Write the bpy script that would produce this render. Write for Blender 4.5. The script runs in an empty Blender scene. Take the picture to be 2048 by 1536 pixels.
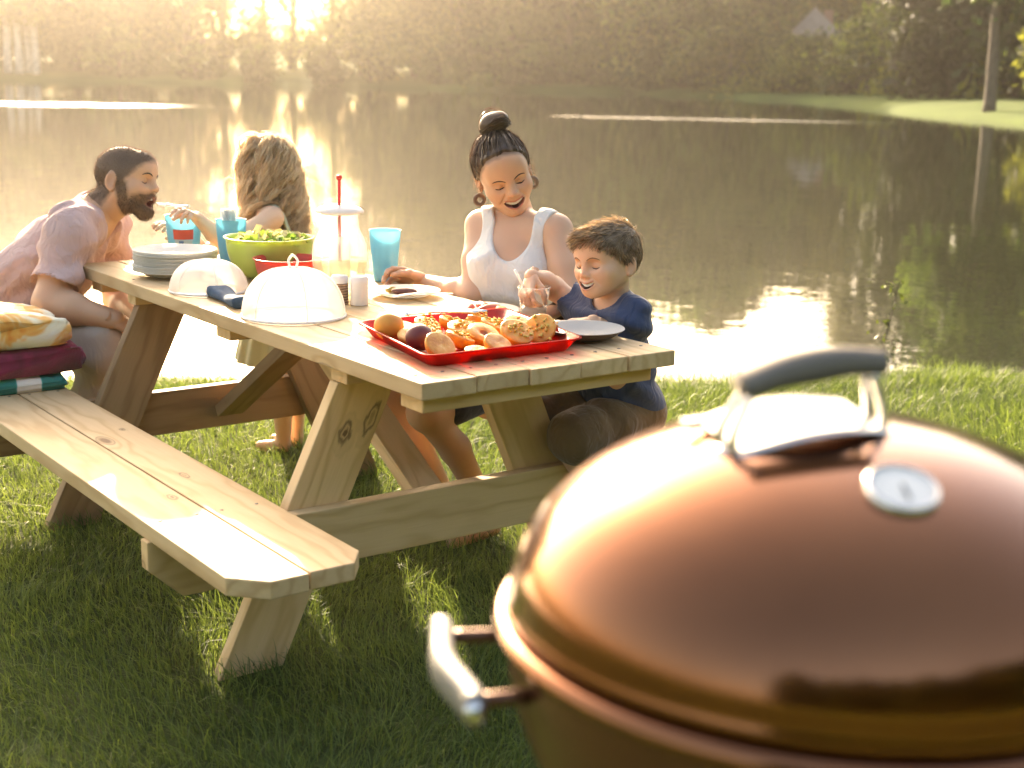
import bpy, bmesh, math, random
import numpy as np
from mathutils import Vector, Matrix, noise as mnoise

# ------------------------------------------------------------------ camera, sky, sun, exposure
SC = bpy.context.scene
COL = SC.collection
PI = math.pi
SUN_AZ, SUN_EL = math.radians(19.5), math.radians(20.5)
SUN_STRENGTH, SKY_STRENGTH, EXPOSURE = 4.6, 0.15, 2.4
HAZE_DENSITY, HAZE_G = 0.00110, 0.93

cam = bpy.data.cameras.new('camera')
cam_o = bpy.data.objects.new('camera', cam)
COL.objects.link(cam_o)
SC.camera = cam_o
cam.sensor_width = 36.0
cam.lens = 49.04
cam.clip_start, cam.clip_end = 0.05, 2000.0
_r = Vector((0.8055, -0.5923, 0.0205)); _f = Vector((0.5817, 0.7835, -0.2186)).normalized()
_u = _r.cross(_f).normalized(); _r = _f.cross(_u)
cam_o.matrix_world = Matrix(((_r.x, _u.x, -_f.x, -1.5451), (_r.y, _u.y, -_f.y, -2.4026), (_r.z, _u.z, -_f.z, 1.3888), (0, 0, 0, 1)))
cam.dof.use_dof = True
cam.dof.focus_distance = 3.75
cam.dof.aperture_fstop = 3.6
cam.dof.aperture_blades = 9

world = bpy.data.worlds.new('World')
SC.world = world
world.use_nodes = True
_nt = world.node_tree
_sky = _nt.nodes.new('ShaderNodeTexSky')
_sky.sky_type = 'NISHITA'
_sky.sun_disc = False
_sky.sun_elevation = SUN_EL
_sky.sun_rotation = SUN_AZ
_sky.dust_density = 4.0
_sky.air_density = 1.0
_sky.ozone_density = 0.6
_bg = _nt.nodes['Background']
_nt.links.new(_sky.outputs[0], _bg.inputs[0])
_bg.inputs[1].default_value = SKY_STRENGTH

sun = bpy.data.lights.new('sun', 'SUN')
sun.energy = SUN_STRENGTH
sun.angle = math.radians(0.6)
sun.color = (1.0, 0.89, 0.74)
sun_o = bpy.data.objects.new('sun', sun)
COL.objects.link(sun_o)
SUN_DIR = Vector((math.sin(SUN_AZ) * math.cos(SUN_EL), math.cos(SUN_AZ) * math.cos(SUN_EL), math.sin(SUN_EL)))
sun_o.rotation_euler = SUN_DIR.to_track_quat('Z', 'Y').to_euler()
sun_o.location = (0, 0, 30)

vs = SC.view_settings
vs.view_transform = 'Standard'
vs.look = 'None'
vs.gamma = 1.0
vs.use_curve_mapping = False
vs.exposure = EXPOSURE
vs.use_white_balance = True
vs.white_balance_temperature = 7900
vs.white_balance_tint = 12

SC.render.engine = 'CYCLES'
cy = SC.cycles
cy.use_denoising = True
try: cy.denoiser = 'OPENIMAGEDENOISE'
except Exception: pass
cy.max_bounces = 8
cy.diffuse_bounces = 3
cy.glossy_bounces = 4
cy.transmission_bounces = 6
cy.transparent_max_bounces = 14
cy.volume_bounces = 0
cy.sample_clamp_indirect = 6.0
cy.caustics_reflective = False
cy.caustics_refractive = False

# ------------------------------------------------------------------ mesh helpers
ORG = {}          # world origin of every object that parents others

def _link(o, parent):
    COL.objects.link(o)
    if parent is not None:
        o.parent = parent
    return o

def mesh_from(verts, faces, name='mesh', smooth=True):
    """verts (n,3) array, faces: (m,k) array of one size or a list of lists"""
    me = bpy.data.meshes.new(name)
    verts = np.asarray(verts, np.float32)
    if isinstance(faces, np.ndarray):
        m, k = faces.shape
        me.vertices.add(len(verts)); me.vertices.foreach_set('co', verts.ravel())
        me.loops.add(m * k); me.loops.foreach_set('vertex_index', faces.astype(np.int32).ravel())
        me.polygons.add(m)
        me.polygons.foreach_set('loop_start', np.arange(0, m * k, k, dtype=np.int32))
        me.update(calc_edges=True)
    else:
        me.from_pydata([tuple(map(float, v)) for v in verts], [], [list(map(int, f)) for f in faces])
        me.update()
    if smooth:
        me.polygons.foreach_set('use_smooth', np.ones(len(me.polygons), bool))
    return me

def obj(name, verts, faces, material, parent=None, smooth=True, auto=None, world=True):
    """one mesh object; verts in world space when world, else relative to the parent"""
    verts = np.asarray(verts, np.float64)
    org = np.array(ORG.get(parent.name, (0, 0, 0))) if parent is not None else np.zeros(3)
    if parent is None:
        lo, hi = verts.min(0), verts.max(0)
        org0 = np.array([(lo[0] + hi[0]) / 2, (lo[1] + hi[1]) / 2, lo[2]])
        me = mesh_from(verts - org0, faces, name, smooth)
        o = bpy.data.objects.new(name, me); o.location = org0
        _link(o, None); ORG[o.name] = tuple(org0)
    else:
        if world: verts = verts - org
        me = mesh_from(verts, faces, name, smooth)
        o = bpy.data.objects.new(name, me)
        _link(o, parent); ORG[o.name] = tuple(org)
    if material is not None: me.materials.append(material)
    if auto is not None:
        me.set_sharp_from_angle(angle=math.radians(auto))
    return o

def tag(o, label=None, cat=None, group=None, kind=None):
    if label: o['label'] = label
    if cat: o['category'] = cat
    if group: o['group'] = group
    if kind: o['kind'] = kind
    return o

def thing(name, label, cat, loc, group=None):
    o = bpy.data.objects.new(name, None)
    o.empty_display_size = 0.1
    o.location = loc
    COL.objects.link(o); ORG[o.name] = tuple(loc)
    return tag(o, label, cat, group)

def colour_attr(o, cols, name='Col'):
    a = o.data.attributes.new(name, 'FLOAT_COLOR', 'POINT')
    c = np.ones((len(cols), 4), np.float32); c[:, :3] = cols
    a.data.foreach_set('color', c.ravel())

def lathe(profile, seg=48, centre=(0, 0, 0), closed=False):
    pr = np.asarray(profile, float); n = len(pr)
    t = np.linspace(0, 2 * PI, seg, endpoint=False)
    v = np.stack([pr[:, 0][:, None] * np.cos(t), pr[:, 0][:, None] * np.sin(t), np.repeat(pr[:, 1][:, None], seg, 1)], -1).reshape(-1, 3)
    f = []
    for i in range(n - 1):
        for j in range(seg):
            k = (j + 1) % seg
            f.append((i * seg + j, i * seg + k, (i + 1) * seg + k, (i + 1) * seg + j))
    return v + np.array(centre), np.array(f)

def tube(path, rad, seg=8, cap=True):
    """round tube along a polyline; rad scalar or per point"""
    P = np.asarray(path, float); n = len(P)
    rad = np.full(n, rad) if np.isscalar(rad) else np.asarray(rad, float)
    T = np.gradient(P, axis=0); T /= np.linalg.norm(T, axis=1)[:, None] + 1e-12
    a = np.array([0, 0, 1.0]) if abs(T[0, 2]) < .9 else np.array([1.0, 0, 0])
    N = np.cross(T[0], a); N /= np.linalg.norm(N)
    vs_, fs = [], []
    for i in range(n):
        N = N - T[i] * (N @ T[i]); N /= np.linalg.norm(N) + 1e-12
        B = np.cross(T[i], N)
        for j in range(seg):
            t = 2 * PI * j / seg
            vs_.append(P[i] + rad[i] * (math.cos(t) * N + math.sin(t) * B))
    for i in range(n - 1):
        for j in range(seg):
            k = (j + 1) % seg
            fs.append([i * seg + j, i * seg + k, (i + 1) * seg + k, (i + 1) * seg + j])
    if cap:
        fs.append(list(range(seg))[::-1]); fs.append(list(range((n - 1) * seg, n * seg)))
    return np.array(vs_), fs

def join(*parts):
    V, F, o = [], [], 0
    for v, f in parts:
        V.append(np.asarray(v)); F += [[int(i) + o for i in q] for q in f]; o += len(v)
    return np.concatenate(V), F

def prism(outline, z0, z1, bevel=0.0, seg=2):
    """extruded 2D outline with bevelled edges, as vert/face lists"""
    bm = bmesh.new()
    b = [bm.verts.new((x, y, z0)) for x, y in outline]
    f = bm.faces.new(b)
    r = bmesh.ops.extrude_face_region(bm, geom=[f])
    bmesh.ops.translate(bm, vec=(0, 0, z1 - z0), verts=[v for v in r['geom'] if isinstance(v, bmesh.types.BMVert)])
    bmesh.ops.recalc_face_normals(bm, faces=bm.faces)
    if bevel > 0:
        bmesh.ops.bevel(bm, geom=list(bm.edges), offset=bevel, segments=seg, profile=0.6, affect='EDGES')
    bm.verts.index_update()
    v = np.array([tuple(x.co) for x in bm.verts]); fs = [[x.index for x in q.verts] for q in bm.faces]
    bm.free()
    return v, fs

def rbox(sx, sy, sz, bevel=0.004, seg=2):
    return prism([(-sx / 2, -sy / 2), (sx / 2, -sy / 2), (sx / 2, sy / 2), (-sx / 2, sy / 2)], -sz / 2, sz / 2, bevel, seg)

def bez(pts, n=24):
    """Catmull-Rom through points"""
    P = np.asarray(pts, float)
    P = np.vstack([2 * P[0] - P[1], P, 2 * P[-1] - P[-2]])
    out = []
    m = len(P) - 3
    for s in np.linspace(0, m - 1e-9, n):
        i = int(s); t = s - i
        p0, p1, p2, p3 = P[i:i + 4]
        out.append(.5 * (2 * p1 + (p2 - p0) * t + (2 * p0 - 5 * p1 + 4 * p2 - p3) * t * t + (3 * p1 - p0 - 3 * p2 + p3) * t ** 3))
    return np.array(out)

def unit(v):
    v = np.asarray(v, float); return v / (np.linalg.norm(v) + 1e-12)

def vnoise(P, scale=1.0, seed=0):
    """cheap smooth noise in -1..1 from sums of sines, vectorised"""
    rg = np.random.default_rng(seed); P = np.asarray(P, float) * scale
    o = np.zeros(P.shape[:-1])
    for i in range(7):
        k = rg.normal(size=3) * (0.7 + 0.5 * i); o = o + np.sin(P @ k + rg.uniform(0, 6.28)) / (1 + .45 * i)
    return o / 3.2

# ------------------------------------------------------------------ material helpers
class NT:
    def __init__(s, name):
        s.m = bpy.data.materials.new(name); s.m.use_nodes = True
        s.t = s.m.node_tree; s.t.nodes.clear()
        s.out = s.t.nodes.new('ShaderNodeOutputMaterial')
    def n(s, typ, ins=None, **props):
        nd = s.t.nodes.new('ShaderNode' + typ)
        for k, v in props.items(): setattr(nd, k, v)
        for k, v in (ins or {}).items():
            sk = nd.inputs[k]
            if isinstance(v, bpy.types.NodeSocket): s.t.links.new(v, sk)
            elif isinstance(v, (tuple, list)) and len(v) == 3 and sk.type == 'RGBA': sk.default_value = (*v, 1)
            else: sk.default_value = v
        return nd
    def math(s, op, a, b=0.0, clamp=False):
        return s.n('Math', {0: a, 1: b}, operation=op, use_clamp=clamp).outputs[0]
    def ramp(s, fac, stops):
        nd = s.n('ValToRGB', {0: fac}); e = nd.color_ramp.elements
        while len(e) < len(stops): e.new(0.5)
        for i, (p, c) in enumerate(stops):
            e[i].position = p; e[i].color = (*c, 1) if len(c) == 3 else c
        return nd.outputs[0]
    def mix(s, fac, a, b, blend='MIX'):
        nd = s.n('Mix', data_type='RGBA', blend_type=blend)
        for i, v in ((0, fac), (6, a), (7, b)):
            if isinstance(v, bpy.types.NodeSocket): s.t.links.new(v, nd.inputs[i])
            elif isinstance(v, (tuple, list)): nd.inputs[i].default_value = (*v[:3], 1)
            else: nd.inputs[i].default_value = v
        return nd.outputs[2]
    def noise(s, vec, scale, detail=4.0, rough=.55, dist=0.0):
        return s.n('TexNoise', {'Vector': vec, 'Scale': scale, 'Detail': detail, 'Roughness': rough, 'Distortion': dist}).outputs[0]
    def mapping(s, vec, scale=(1, 1, 1), loc=(0, 0, 0)):
        nd = s.n('Mapping', {'Vector': vec}); nd.inputs['Scale'].default_value = scale; nd.inputs['Location'].default_value = loc
        return nd.outputs[0]
    def obj(s): return s.n('TexCoord').outputs['Object']
    def bump(s, h, strength=.3, dist=.01):
        return s.n('Bump', {'Height': h, 'Strength': strength, 'Distance': dist}).outputs[0]
    def bsdf(s, **k):
        ins = {kk.replace('_', ' '): v for kk, v in k.items()}
        return s.n('BsdfPrincipled', ins).outputs[0]
    def done(s, sh, disp=None):
        s.t.links.new(sh, s.out.inputs[0]); return s.m

def simple(name, col, rough=.5, metal=0.0, spec=.5, var=.12, scale=8.0, bump=0.0, bscale=60.0, trans=0.0, coat=0.0):
    t = NT(name); p = t.obj()
    nz = t.noise(p, scale, 3)
    c = t.mix(t.math('MULTIPLY', nz, 1.0), tuple(x * (1 - var) for x in col), tuple(min(1, x * (1 + var)) for x in col))
    k = dict(Base_Color=c, Roughness=rough, Metallic=metal, Specular_IOR_Level=spec, Coat_Weight=coat)
    if bump: k['Normal'] = t.bump(t.noise(p, bscale, 3), bump, .004)
    sh = t.bsdf(**k)
    if trans > 0:
        tr = t.n('BsdfTranslucent', {'Color': c}).outputs[0]
        sh = t.n('MixShader', {0: trans, 1: sh, 2: tr}).outputs[0]
    return t.done(sh)

def wood_material(name, light=(.62, .43, .235), dark=(.42, .255, .115), stain=.35, contrast=1.0, knots=()):
    t = NT(name)
    p = t.obj()
    rnd = t.n('ObjectInfo').outputs['Random']
    off = t.n('CombineXYZ', {0: t.math('MULTIPLY', rnd, 37.0), 1: t.math('MULTIPLY', rnd, 91.0), 2: t.math('MULTIPLY', rnd, 53.0)}).outputs[0]
    q = t.n('VectorMath', {0: p, 1: off}, operation='ADD').outputs[0]
    # slow wander of the grain and the distance to a few knots
    knot = t.n('TexVoronoi', {'Vector': t.mapping(q, (2.2, 5.5, 5.5)), 'Scale': 1.0, 'Randomness': 1.0}, feature='F1')
    kd = knot.outputs['Distance']
    kcol = knot.outputs['Color']
    keep = t.math('GREATER_THAN', t.n('SeparateColor', {0: kcol}).outputs[0], .62)
    infl = t.math('MULTIPLY', t.n('MapRange', {'Value': kd, 'From Min': 0.0, 'From Max': .34, 'To Min': 1.0, 'To Max': 0.0}, interpolation_type='SMOOTHSTEP').outputs[0], keep)
    wander = t.noise(t.mapping(q, (1.3, 6.0, 6.0)), 1.0, 3)
    sep = t.n('SeparateXYZ', {0: q})
    g = t.math('ADD', t.math('MULTIPLY', sep.outputs[1], 95.0), t.math('MULTIPLY', wander, 34.0))
    g = t.math('ADD', g, t.math('MULTIPLY', sep.outputs[2], 60.0))
    g = t.math('ADD', g, t.math('MULTIPLY', infl, 9.0))
    ring = t.math('ADD', t.math('MULTIPLY', t.math('SINE', g), .5), .5)
    ring = t.math('POWER', ring, 2.6)
    fine = t.noise(t.mapping(q, (6, 160, 160)), 1.0, 4, .65)
    blot = t.noise(t.mapping(q, (1.6, 5, 5)), 1.0, 4, .6)
    c = t.mix(t.math('MULTIPLY', ring, .6 * contrast), light, dark)
    c = t.mix(t.math('MULTIPLY', fine, .42), c, dark)
    c = t.mix(t.n('MapRange', {'Value': blot, 'From Min': .52, 'From Max': .62, 'To Min': 0, 'To Max': stain}).outputs[0], c, tuple(a * .72 for a in (light[0], light[1] * .93, light[2] * .8)))
    core = t.math('MULTIPLY', t.n('MapRange', {'Value': kd, 'From Min': .05, 'From Max': .10, 'To Min': 1.0, 'To Max': 0.0}).outputs[0], keep)
    c = t.mix(t.math('MULTIPLY', core, .85), c, (.15, .07, .03))
    edge = t.math('MULTIPLY', t.n('MapRange', {'Value': t.math('ABSOLUTE', t.math('SUBTRACT', kd, .105)), 'From Min': 0.0, 'From Max': .018, 'To Min': 1.0, 'To Max': 0.0}).outputs[0], keep)
    c = t.mix(t.math('MULTIPLY', edge, .55), c, (.10, .045, .02))
    for kx, ky, rx, ry, hollow in knots:      # knots at their own places
        dv = t.n('VectorMath', {0: t.n('VectorMath', {0: p, 1: (kx, ky, 0)}, operation='SUBTRACT').outputs[0], 1: (1 / rx, 1 / ry, 0)}, operation='MULTIPLY').outputs[0]
        l = t.n('VectorMath', {0: dv}, operation='LENGTH').outputs['Value']
        l = t.math('ADD', l, t.math('MULTIPLY', t.math('SUBTRACT', t.noise(t.mapping(p, (25, 60, 60), (kx * 9, 0, 0)), 1.0, 4), .5), 1.5))
        rings = t.math('POWER', t.math('ADD', t.math('MULTIPLY', t.math('SINE', t.math('MULTIPLY', l, 8.0)), .5), .5), 2.0)
        halo = t.n('MapRange', {'Value': l, 'From Min': .6, 'From Max': 2.0, 'To Min': .75, 'To Max': 0.0}).outputs[0]
        c = t.mix(t.math('MULTIPLY', halo, t.math('ADD', .35, t.math('MULTIPLY', rings, .65))), c, tuple(a * .55 for a in dark))
        rim = t.n('MapRange', {'Value': t.math('ABSOLUTE', t.math('SUBTRACT', l, .85)), 'From Min': .05, 'From Max': .3, 'To Min': .6, 'To Max': 0.0}).outputs[0]
        c = t.mix(rim, c, (.10, .045, .02))
        if not hollow: c = t.mix(t.n('MapRange', {'Value': l, 'From Min': .25, 'From Max': .5, 'To Min': .8, 'To Max': 0.0}).outputs[0], c, (.14, .065, .03))
    tint = t.n('MapRange', {'Value': rnd, 'To Min': .86, 'To Max': 1.1}).outputs[0]
    c = t.n('HueSaturation', {'Value': tint, 'Color': c}).outputs[0]
    h = t.math('ADD', t.math('MULTIPLY', fine, .6), t.math('MULTIPLY', ring, .5))
    return t.done(t.bsdf(Base_Color=c, Roughness=.62, Specular_IOR_Level=.3, Normal=t.bump(h, .35, .0025)))
# ------------------------------------------------------------------ the setting
CAM = np.array([-1.5451, -2.4026, 1.3888])
WATER_Z = -0.14
def azp(az, d):
    a = math.radians(az); return (CAM[0] + math.sin(a) * d, CAM[1] + math.cos(a) * d)
NEAR_SHORE = [(-60, 34), (-30, 19), (-12, 11.2), (-5, 7.6), (-1.5, 5.35), (1.1, 3.72), (2.1, 2.95), (2.75, 2.48), (3.35, 2.3), (4.0, 2.12), (4.45, 1.85), (5.3, 1.25), (8, -.8), (14, -5), (30, -14)]
FAR_SHORE = [azp(92, 42), azp(74, 48), azp(62, 52), azp(57, 54), azp(53, 64), azp(50, 78), azp(47, 98), azp(42, 112), azp(37, 116), azp(30, 120), azp(22, 124), azp(14, 126), azp(4, 128), azp(-10, 132), azp(-25, 140)]
POND = np.array(NEAR_SHORE + FAR_SHORE)

def pond_sd(P):
    """signed distance to the pond's outline, negative over water"""
    P = np.asarray(P, float); a = POND; b = np.roll(POND, -1, 0)
    d = np.full(len(P), 1e9); ins = np.zeros(len(P), bool)
    for (ax, ay), (bx, by) in zip(a, b):
        e = np.array([bx - ax, by - ay]); w = P - (ax, ay)
        t = np.clip((w @ e) / (e @ e), 0, 1)
        d = np.minimum(d, np.linalg.norm(w - t[:, None] * e, axis=1))
        c = ((ay > P[:, 1]) != (by > P[:, 1]))
        with np.errstate(divide='ignore', invalid='ignore'):
            xx = (bx - ax) * (P[:, 1] - ay) / (by - ay + 1e-12) + ax
        ins ^= c & (P[:, 0] < xx)
    return np.where(ins, -d, d)

def ground_z(P):
    P = np.asarray(P, float)
    s = pond_sd(P); r = np.linalg.norm(P - CAM[:2], axis=1)
    near = r < 20
    wob = .02 * vnoise(np.c_[P, 0 * s], 1.1, 3)
    zn = np.interp(s, [-3, -.6, -.1, .12, .5, 1.2], [-1.2, -.6, -.2, -.07, -.012, 0.0])
    zf = np.interp(s, [-4, -1, 0, 1, 6, 25, 80, 300], [-1.5, -.6, -.2, .15, .45, 1.3, 3.0, 9.0]) + .15 * vnoise(np.c_[P, 0 * s], .15, 4) * np.clip(s / 4, 0, 1)
    k = np.clip((r - 14) / 12, 0, 1)
    return (zn + wob * np.clip(1 - s / 3, 0.0, 1) * (s > -.2)) * (1 - k) + zf * k

t_ = NT('lawn_soil'); p_ = t_.obj()
c_ = t_.ramp(t_.noise(p_, 7.0, 5), [(.3, (.035, .045, .014)), (.55, (.055, .07, .018)), (.75, (.09, .085, .035))])
far_ = t_.ramp(t_.noise(p_, .22, 5), [(.3, (.05, .08, .02)), (.6, (.09, .13, .03))])
dist_ = t_.n('VectorMath', {0: p_}, operation='LENGTH').outputs['Value']
c_ = t_.mix(t_.n('MapRange', {'Value': dist_, 'From Min': 9, 'From Max': 22}).outputs[0], c_, far_)
MAT_SOIL = t_.done(t_.bsdf(Base_Color=c_, Roughness=.95, Specular_IOR_Level=.1, Normal=t_.bump(t_.noise(p_, 30, 4), .6, .02)))

rad_ = np.concatenate([[0.0], np.geomspace(.35, 600, 150)])
ang_ = np.linspace(0, 2 * PI, 300, endpoint=False)
R_, A_ = np.meshgrid(rad_[1:], ang_, indexing='ij')
gx = np.stack([CAM[0] + 1.2 + R_ * np.cos(A_), CAM[1] + 2.5 + R_ * np.sin(A_)], -1).reshape(-1, 2)
gv = np.c_[gx, ground_z(gx)]
gv = np.vstack([[CAM[0] + 1.2, CAM[1] + 2.5, 0.0], gv])
gf = []
for j in range(300):
    gf.append([0, 1 + j, 1 + (j + 1) % 300])
for i in range(len(rad_) - 2):
    b0, b1 = 1 + i * 300, 1 + (i + 1) * 300
    for j in range(300):
        k = (j + 1) % 300
        gf.append([b0 + j, b1 + j, b1 + k, b0 + k])
o = obj('ground', gv, gf, MAT_SOIL); o.location = (0, 0, 0)
o.data.transform(Matrix.Translation(ORG['ground'])); tag(o, 'lawn running down to the pond and the far bank', kind='structure')

# pond: still water, ripples as fine relief, wind-ruffled streaks far out
t_ = NT('pond_water'); p_ = t_.obj()
rip = t_.noise(t_.mapping(p_, (1.0, 1.0, 1)), 5.0, 3, .5, .4)
rip2 = t_.noise(t_.mapping(p_, (1.0, 1.0, 1)), 1.1, 2, .5)
h_ = t_.math('ADD', t_.math('MULTIPLY', rip, .22), t_.math('MULTIPLY', rip2, .55))
def streak(cx, cy, rot, lx, ly):
    m = t_.n('Mapping', {'Vector': p_}, vector_type='TEXTURE'); m.inputs['Location'].default_value = (cx, cy, 0); m.inputs['Rotation'].default_value = (0, 0, rot); m.inputs['Scale'].default_value = (lx, ly, 1)
    l = t_.n('VectorMath', {0: m.outputs[0]}, operation='LENGTH').outputs['Value']
    l = t_.math('ADD', l, t_.math('MULTIPLY', t_.math('SUBTRACT', t_.noise(t_.mapping(p_, (.5, .5, 1)), 1.0, 3), .5), .9))
    return t_.n('MapRange', {'Value': l, 'From Min': .55, 'From Max': 1.0, 'To Min': 1.0, 'To Max': 0.0}).outputs[0]
STREAKS = [((33.8997, 34.6762, -0.1400), -0.62, 7.0, 2.0), ((15.3337, 50.1152, -0.1400), -0.42, 7.5, 2.6)]
mk = None
for (c0, rot, lx, ly) in STREAKS:
    s_ = streak(c0[0], c0[1], rot, lx, ly); mk = s_ if mk is None else t_.math('MAXIMUM', mk, s_)
chop = t_.noise(p_, 2.6, 3, .6)
nb = t_.n('Bump', {'Height': h_, 'Strength': .10, 'Distance': .05}).outputs[0]
nb = t_.n('Bump', {'Height': chop, 'Strength': t_.math('MULTIPLY', mk, .9), 'Distance': .16, 'Normal': nb}).outputs[0]
MAT_WATER = t_.done(t_.bsdf(Base_Color=(.022, .024, .012), Roughness=t_.math('ADD', t_.math('MULTIPLY', mk, .12), .015), IOR=1.333, Specular_IOR_Level=.5, Normal=nb))
wv = np.array([(x, y, WATER_Z) for x, y in ((-160, -160), (260, -160), (260, 260), (-160, 260))])
o = obj('pond_water', wv, [[0, 1, 2, 3]], MAT_WATER, smooth=False); o.location = (0, 0, 0)
o.data.transform(Matrix.Translation(ORG['pond_water'])); tag(o, 'still brown-green pond mirroring the trees', kind='structure')

# ------------------------------------------------------------------ foliage materials
def leaf_material(name, dark, light, trans=.45, rough=.55):
    t = NT(name)
    a = t.n('Attribute', attribute_name='Col').outputs['Fac']
    rnd = t.n('ObjectInfo').outputs['Random']
    c = t.mix(a, dark, light)
    c = t.n('HueSaturation', {'Hue': t.n('MapRange', {'Value': rnd, 'To Min': .485, 'To Max': .515}).outputs[0], 'Value': t.n('MapRange', {'Value': rnd, 'To Min': .6, 'To Max': 1.35}).outputs[0], 'Color': c}).outputs[0]
    d = t.bsdf(Base_Color=c, Roughness=rough, Specular_IOR_Level=.3)
    tc = t.mix(.5, c, t.mix(1.0, c, (1.0, .95, .42), 'MULTIPLY'))
    tr = t.n('BsdfTranslucent', {'Color': t.n('HueSaturation', {'Value': 1.6, 'Color': tc}).outputs[0]}).outputs[0]
    return t.done(t.n('MixShader', {0: trans, 1: d, 2: tr}).outputs[0])
MAT_GRASS = leaf_material('grass_blades', (.048, .074, .018), (.155, .195, .05), .42)
MAT_LEAF = leaf_material('tree_leaves', (.018, .034, .009), (.12, .17, .03), .45)
MAT_LEAF_W = leaf_material('tree_leaves_warm', (.028, .042, .010), (.19, .21, .035), .45)
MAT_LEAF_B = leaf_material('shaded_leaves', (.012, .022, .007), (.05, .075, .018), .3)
MAT_LEAF_D = leaf_material('conifer_needles', (.022, .035, .014), (.065, .085, .03), .25)
t_ = NT('bark'); p_ = t_.obj()
c_ = t_.ramp(t_.noise(t_.mapping(p_, (4, 4, .8)), 2.0, 5), [(.3, (.05, .038, .026)), (.7, (.16, .125, .09))])
MAT_BARK = t_.done(t_.bsdf(Base_Color=c_, Roughness=.9, Normal=t_.bump(t_.noise(t_.mapping(p_, (6, 6, 1)), 3, 4), .8, .05)))
t_ = NT('pale_bark'); p_ = t_.obj()
c_ = t_.ramp(t_.noise(t_.mapping(p_, (1.5, 1.5, 7)), 2.0, 4), [(.38, (.10, .085, .07)), (.5, (.52, .47, .40)), (.8, (.66, .61, .54))])
MAT_BIRCH = t_.done(t_.bsdf(Base_Color=c_, Roughness=.8))

def leaf_quads(cen, size, rg, flat=.0):
    """rhombic leaf clumps at given centres"""
    n = len(cen)
    a = rg.normal(size=(n, 3)); a /= np.linalg.norm(a, axis=1)[:, None]
    b = rg.normal(size=(n, 3)); b[:, 2] *= (1 - flat); b -= a * (a * b).sum(1)[:, None]; b /= np.linalg.norm(b, axis=1)[:, None]
    s = size * rg.uniform(.6, 1.35, n)[:, None]
    v = np.stack([cen - a * s, cen + b * s * .55, cen + a * s, cen - b * s * .55], 1).reshape(-1, 3)
    f = np.arange(4 * n).reshape(-1, 4)
    return v, f

def make_tree(seed, h, rad, base, nclump, per, leaf, kind='broad', clump=.16):
    """trunk mesh and crown mesh of one tree, standing at the origin"""
    rg = np.random.default_rng(seed)
    parts = []
    lean = rg.normal(size=2) * .03 * h
    tp = [(0, 0, -.3)] + [(lean[0] * t * t + .12 * math.sin(5 * t + seed), lean[1] * t * t + .1 * math.cos(4 * t), h * .82 * t) for t in np.linspace(.04, 1, 9)]
    tr = .018 * h + .06
    parts.append(tube(tp, np.linspace(tr * 1.25, tr * .2, len(tp)), 8))
    cen = []
    for i in range(nclump):
        u = (i + .5) / nclump
        if kind == 'conifer':
            z = base + (h - base) * u; rr = rad * (1 - u) ** .8 * rg.uniform(.35, 1.0) + .15
        else:
            u2 = rg.uniform(0, 1); z = base + (h - base) * u2
            prof = math.sin(PI * min(1, (u2 * .86 + .14)) ** .8) ** .6
            rr = rad * prof * math.sqrt(rg.uniform(.08, 1.0)) * (1 + .22 * math.sin(3 * u2 * 7 + seed))
        th = rg.uniform(0, 2 * PI)
        c = np.array([math.cos(th) * rr, math.sin(th) * rr, z]); cen.append(c)
        if i % 4 == 0:
            z0 = max(base * .6, z - rr * (.1 if kind == 'conifer' else .7)); t0 = min(1, z0 / (h * .82))
            st = np.array([lean[0] * t0 * t0, lean[1] * t0 * t0, z0])
            parts.append(tube(bez([st, (st + c) / 2 + [0, 0, .05 * h * (0 if kind == 'conifer' else 1)], c], 5), np.linspace(tr * .32, .015, 5), 5))
    V, F, Cc = [], [], []
    for c in cen:
        sp = (rad * clump) * rg.uniform(.6, 1.4)
        q = rg.normal(size=(per, 3)) * sp * (np.array([1, 1, .38]) if kind == 'conifer' else np.array([1, 1, .72]))
        if kind == 'conifer': q[:, 2] -= np.linalg.norm(q[:, :2], axis=1) * .35
        V.append(q + c); Cc.append(np.clip(rg.uniform(-.15, 1.05) + rg.normal(size=per) * .12, 0, 1))
    v, f = leaf_quads(np.concatenate(V), leaf, rg)
    col = np.repeat(np.concatenate(Cc), 4)
    tv, tf = join(*parts)
    return (tv, tf), (v, f, col)

def tree_meshes(name, mat_leaf, mat_bark, *a, **k):
    (tv, tf), (v, f, col) = make_tree(*a, **k)
    tm = mesh_from(tv, tf, name + '_trunk'); tm.materials.append(mat_bark)
    cm = mesh_from(v, f, name + '_crown', smooth=False); cm.materials.append(mat_leaf)
    at = cm.attributes.new('Col', 'FLOAT_COLOR', 'POINT')
    c4 = np.repeat(col[:, None], 4, 1).astype(np.float32); c4[:, 3] = 1; at.data.foreach_set('color', c4.ravel())
    return tm, cm

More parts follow.
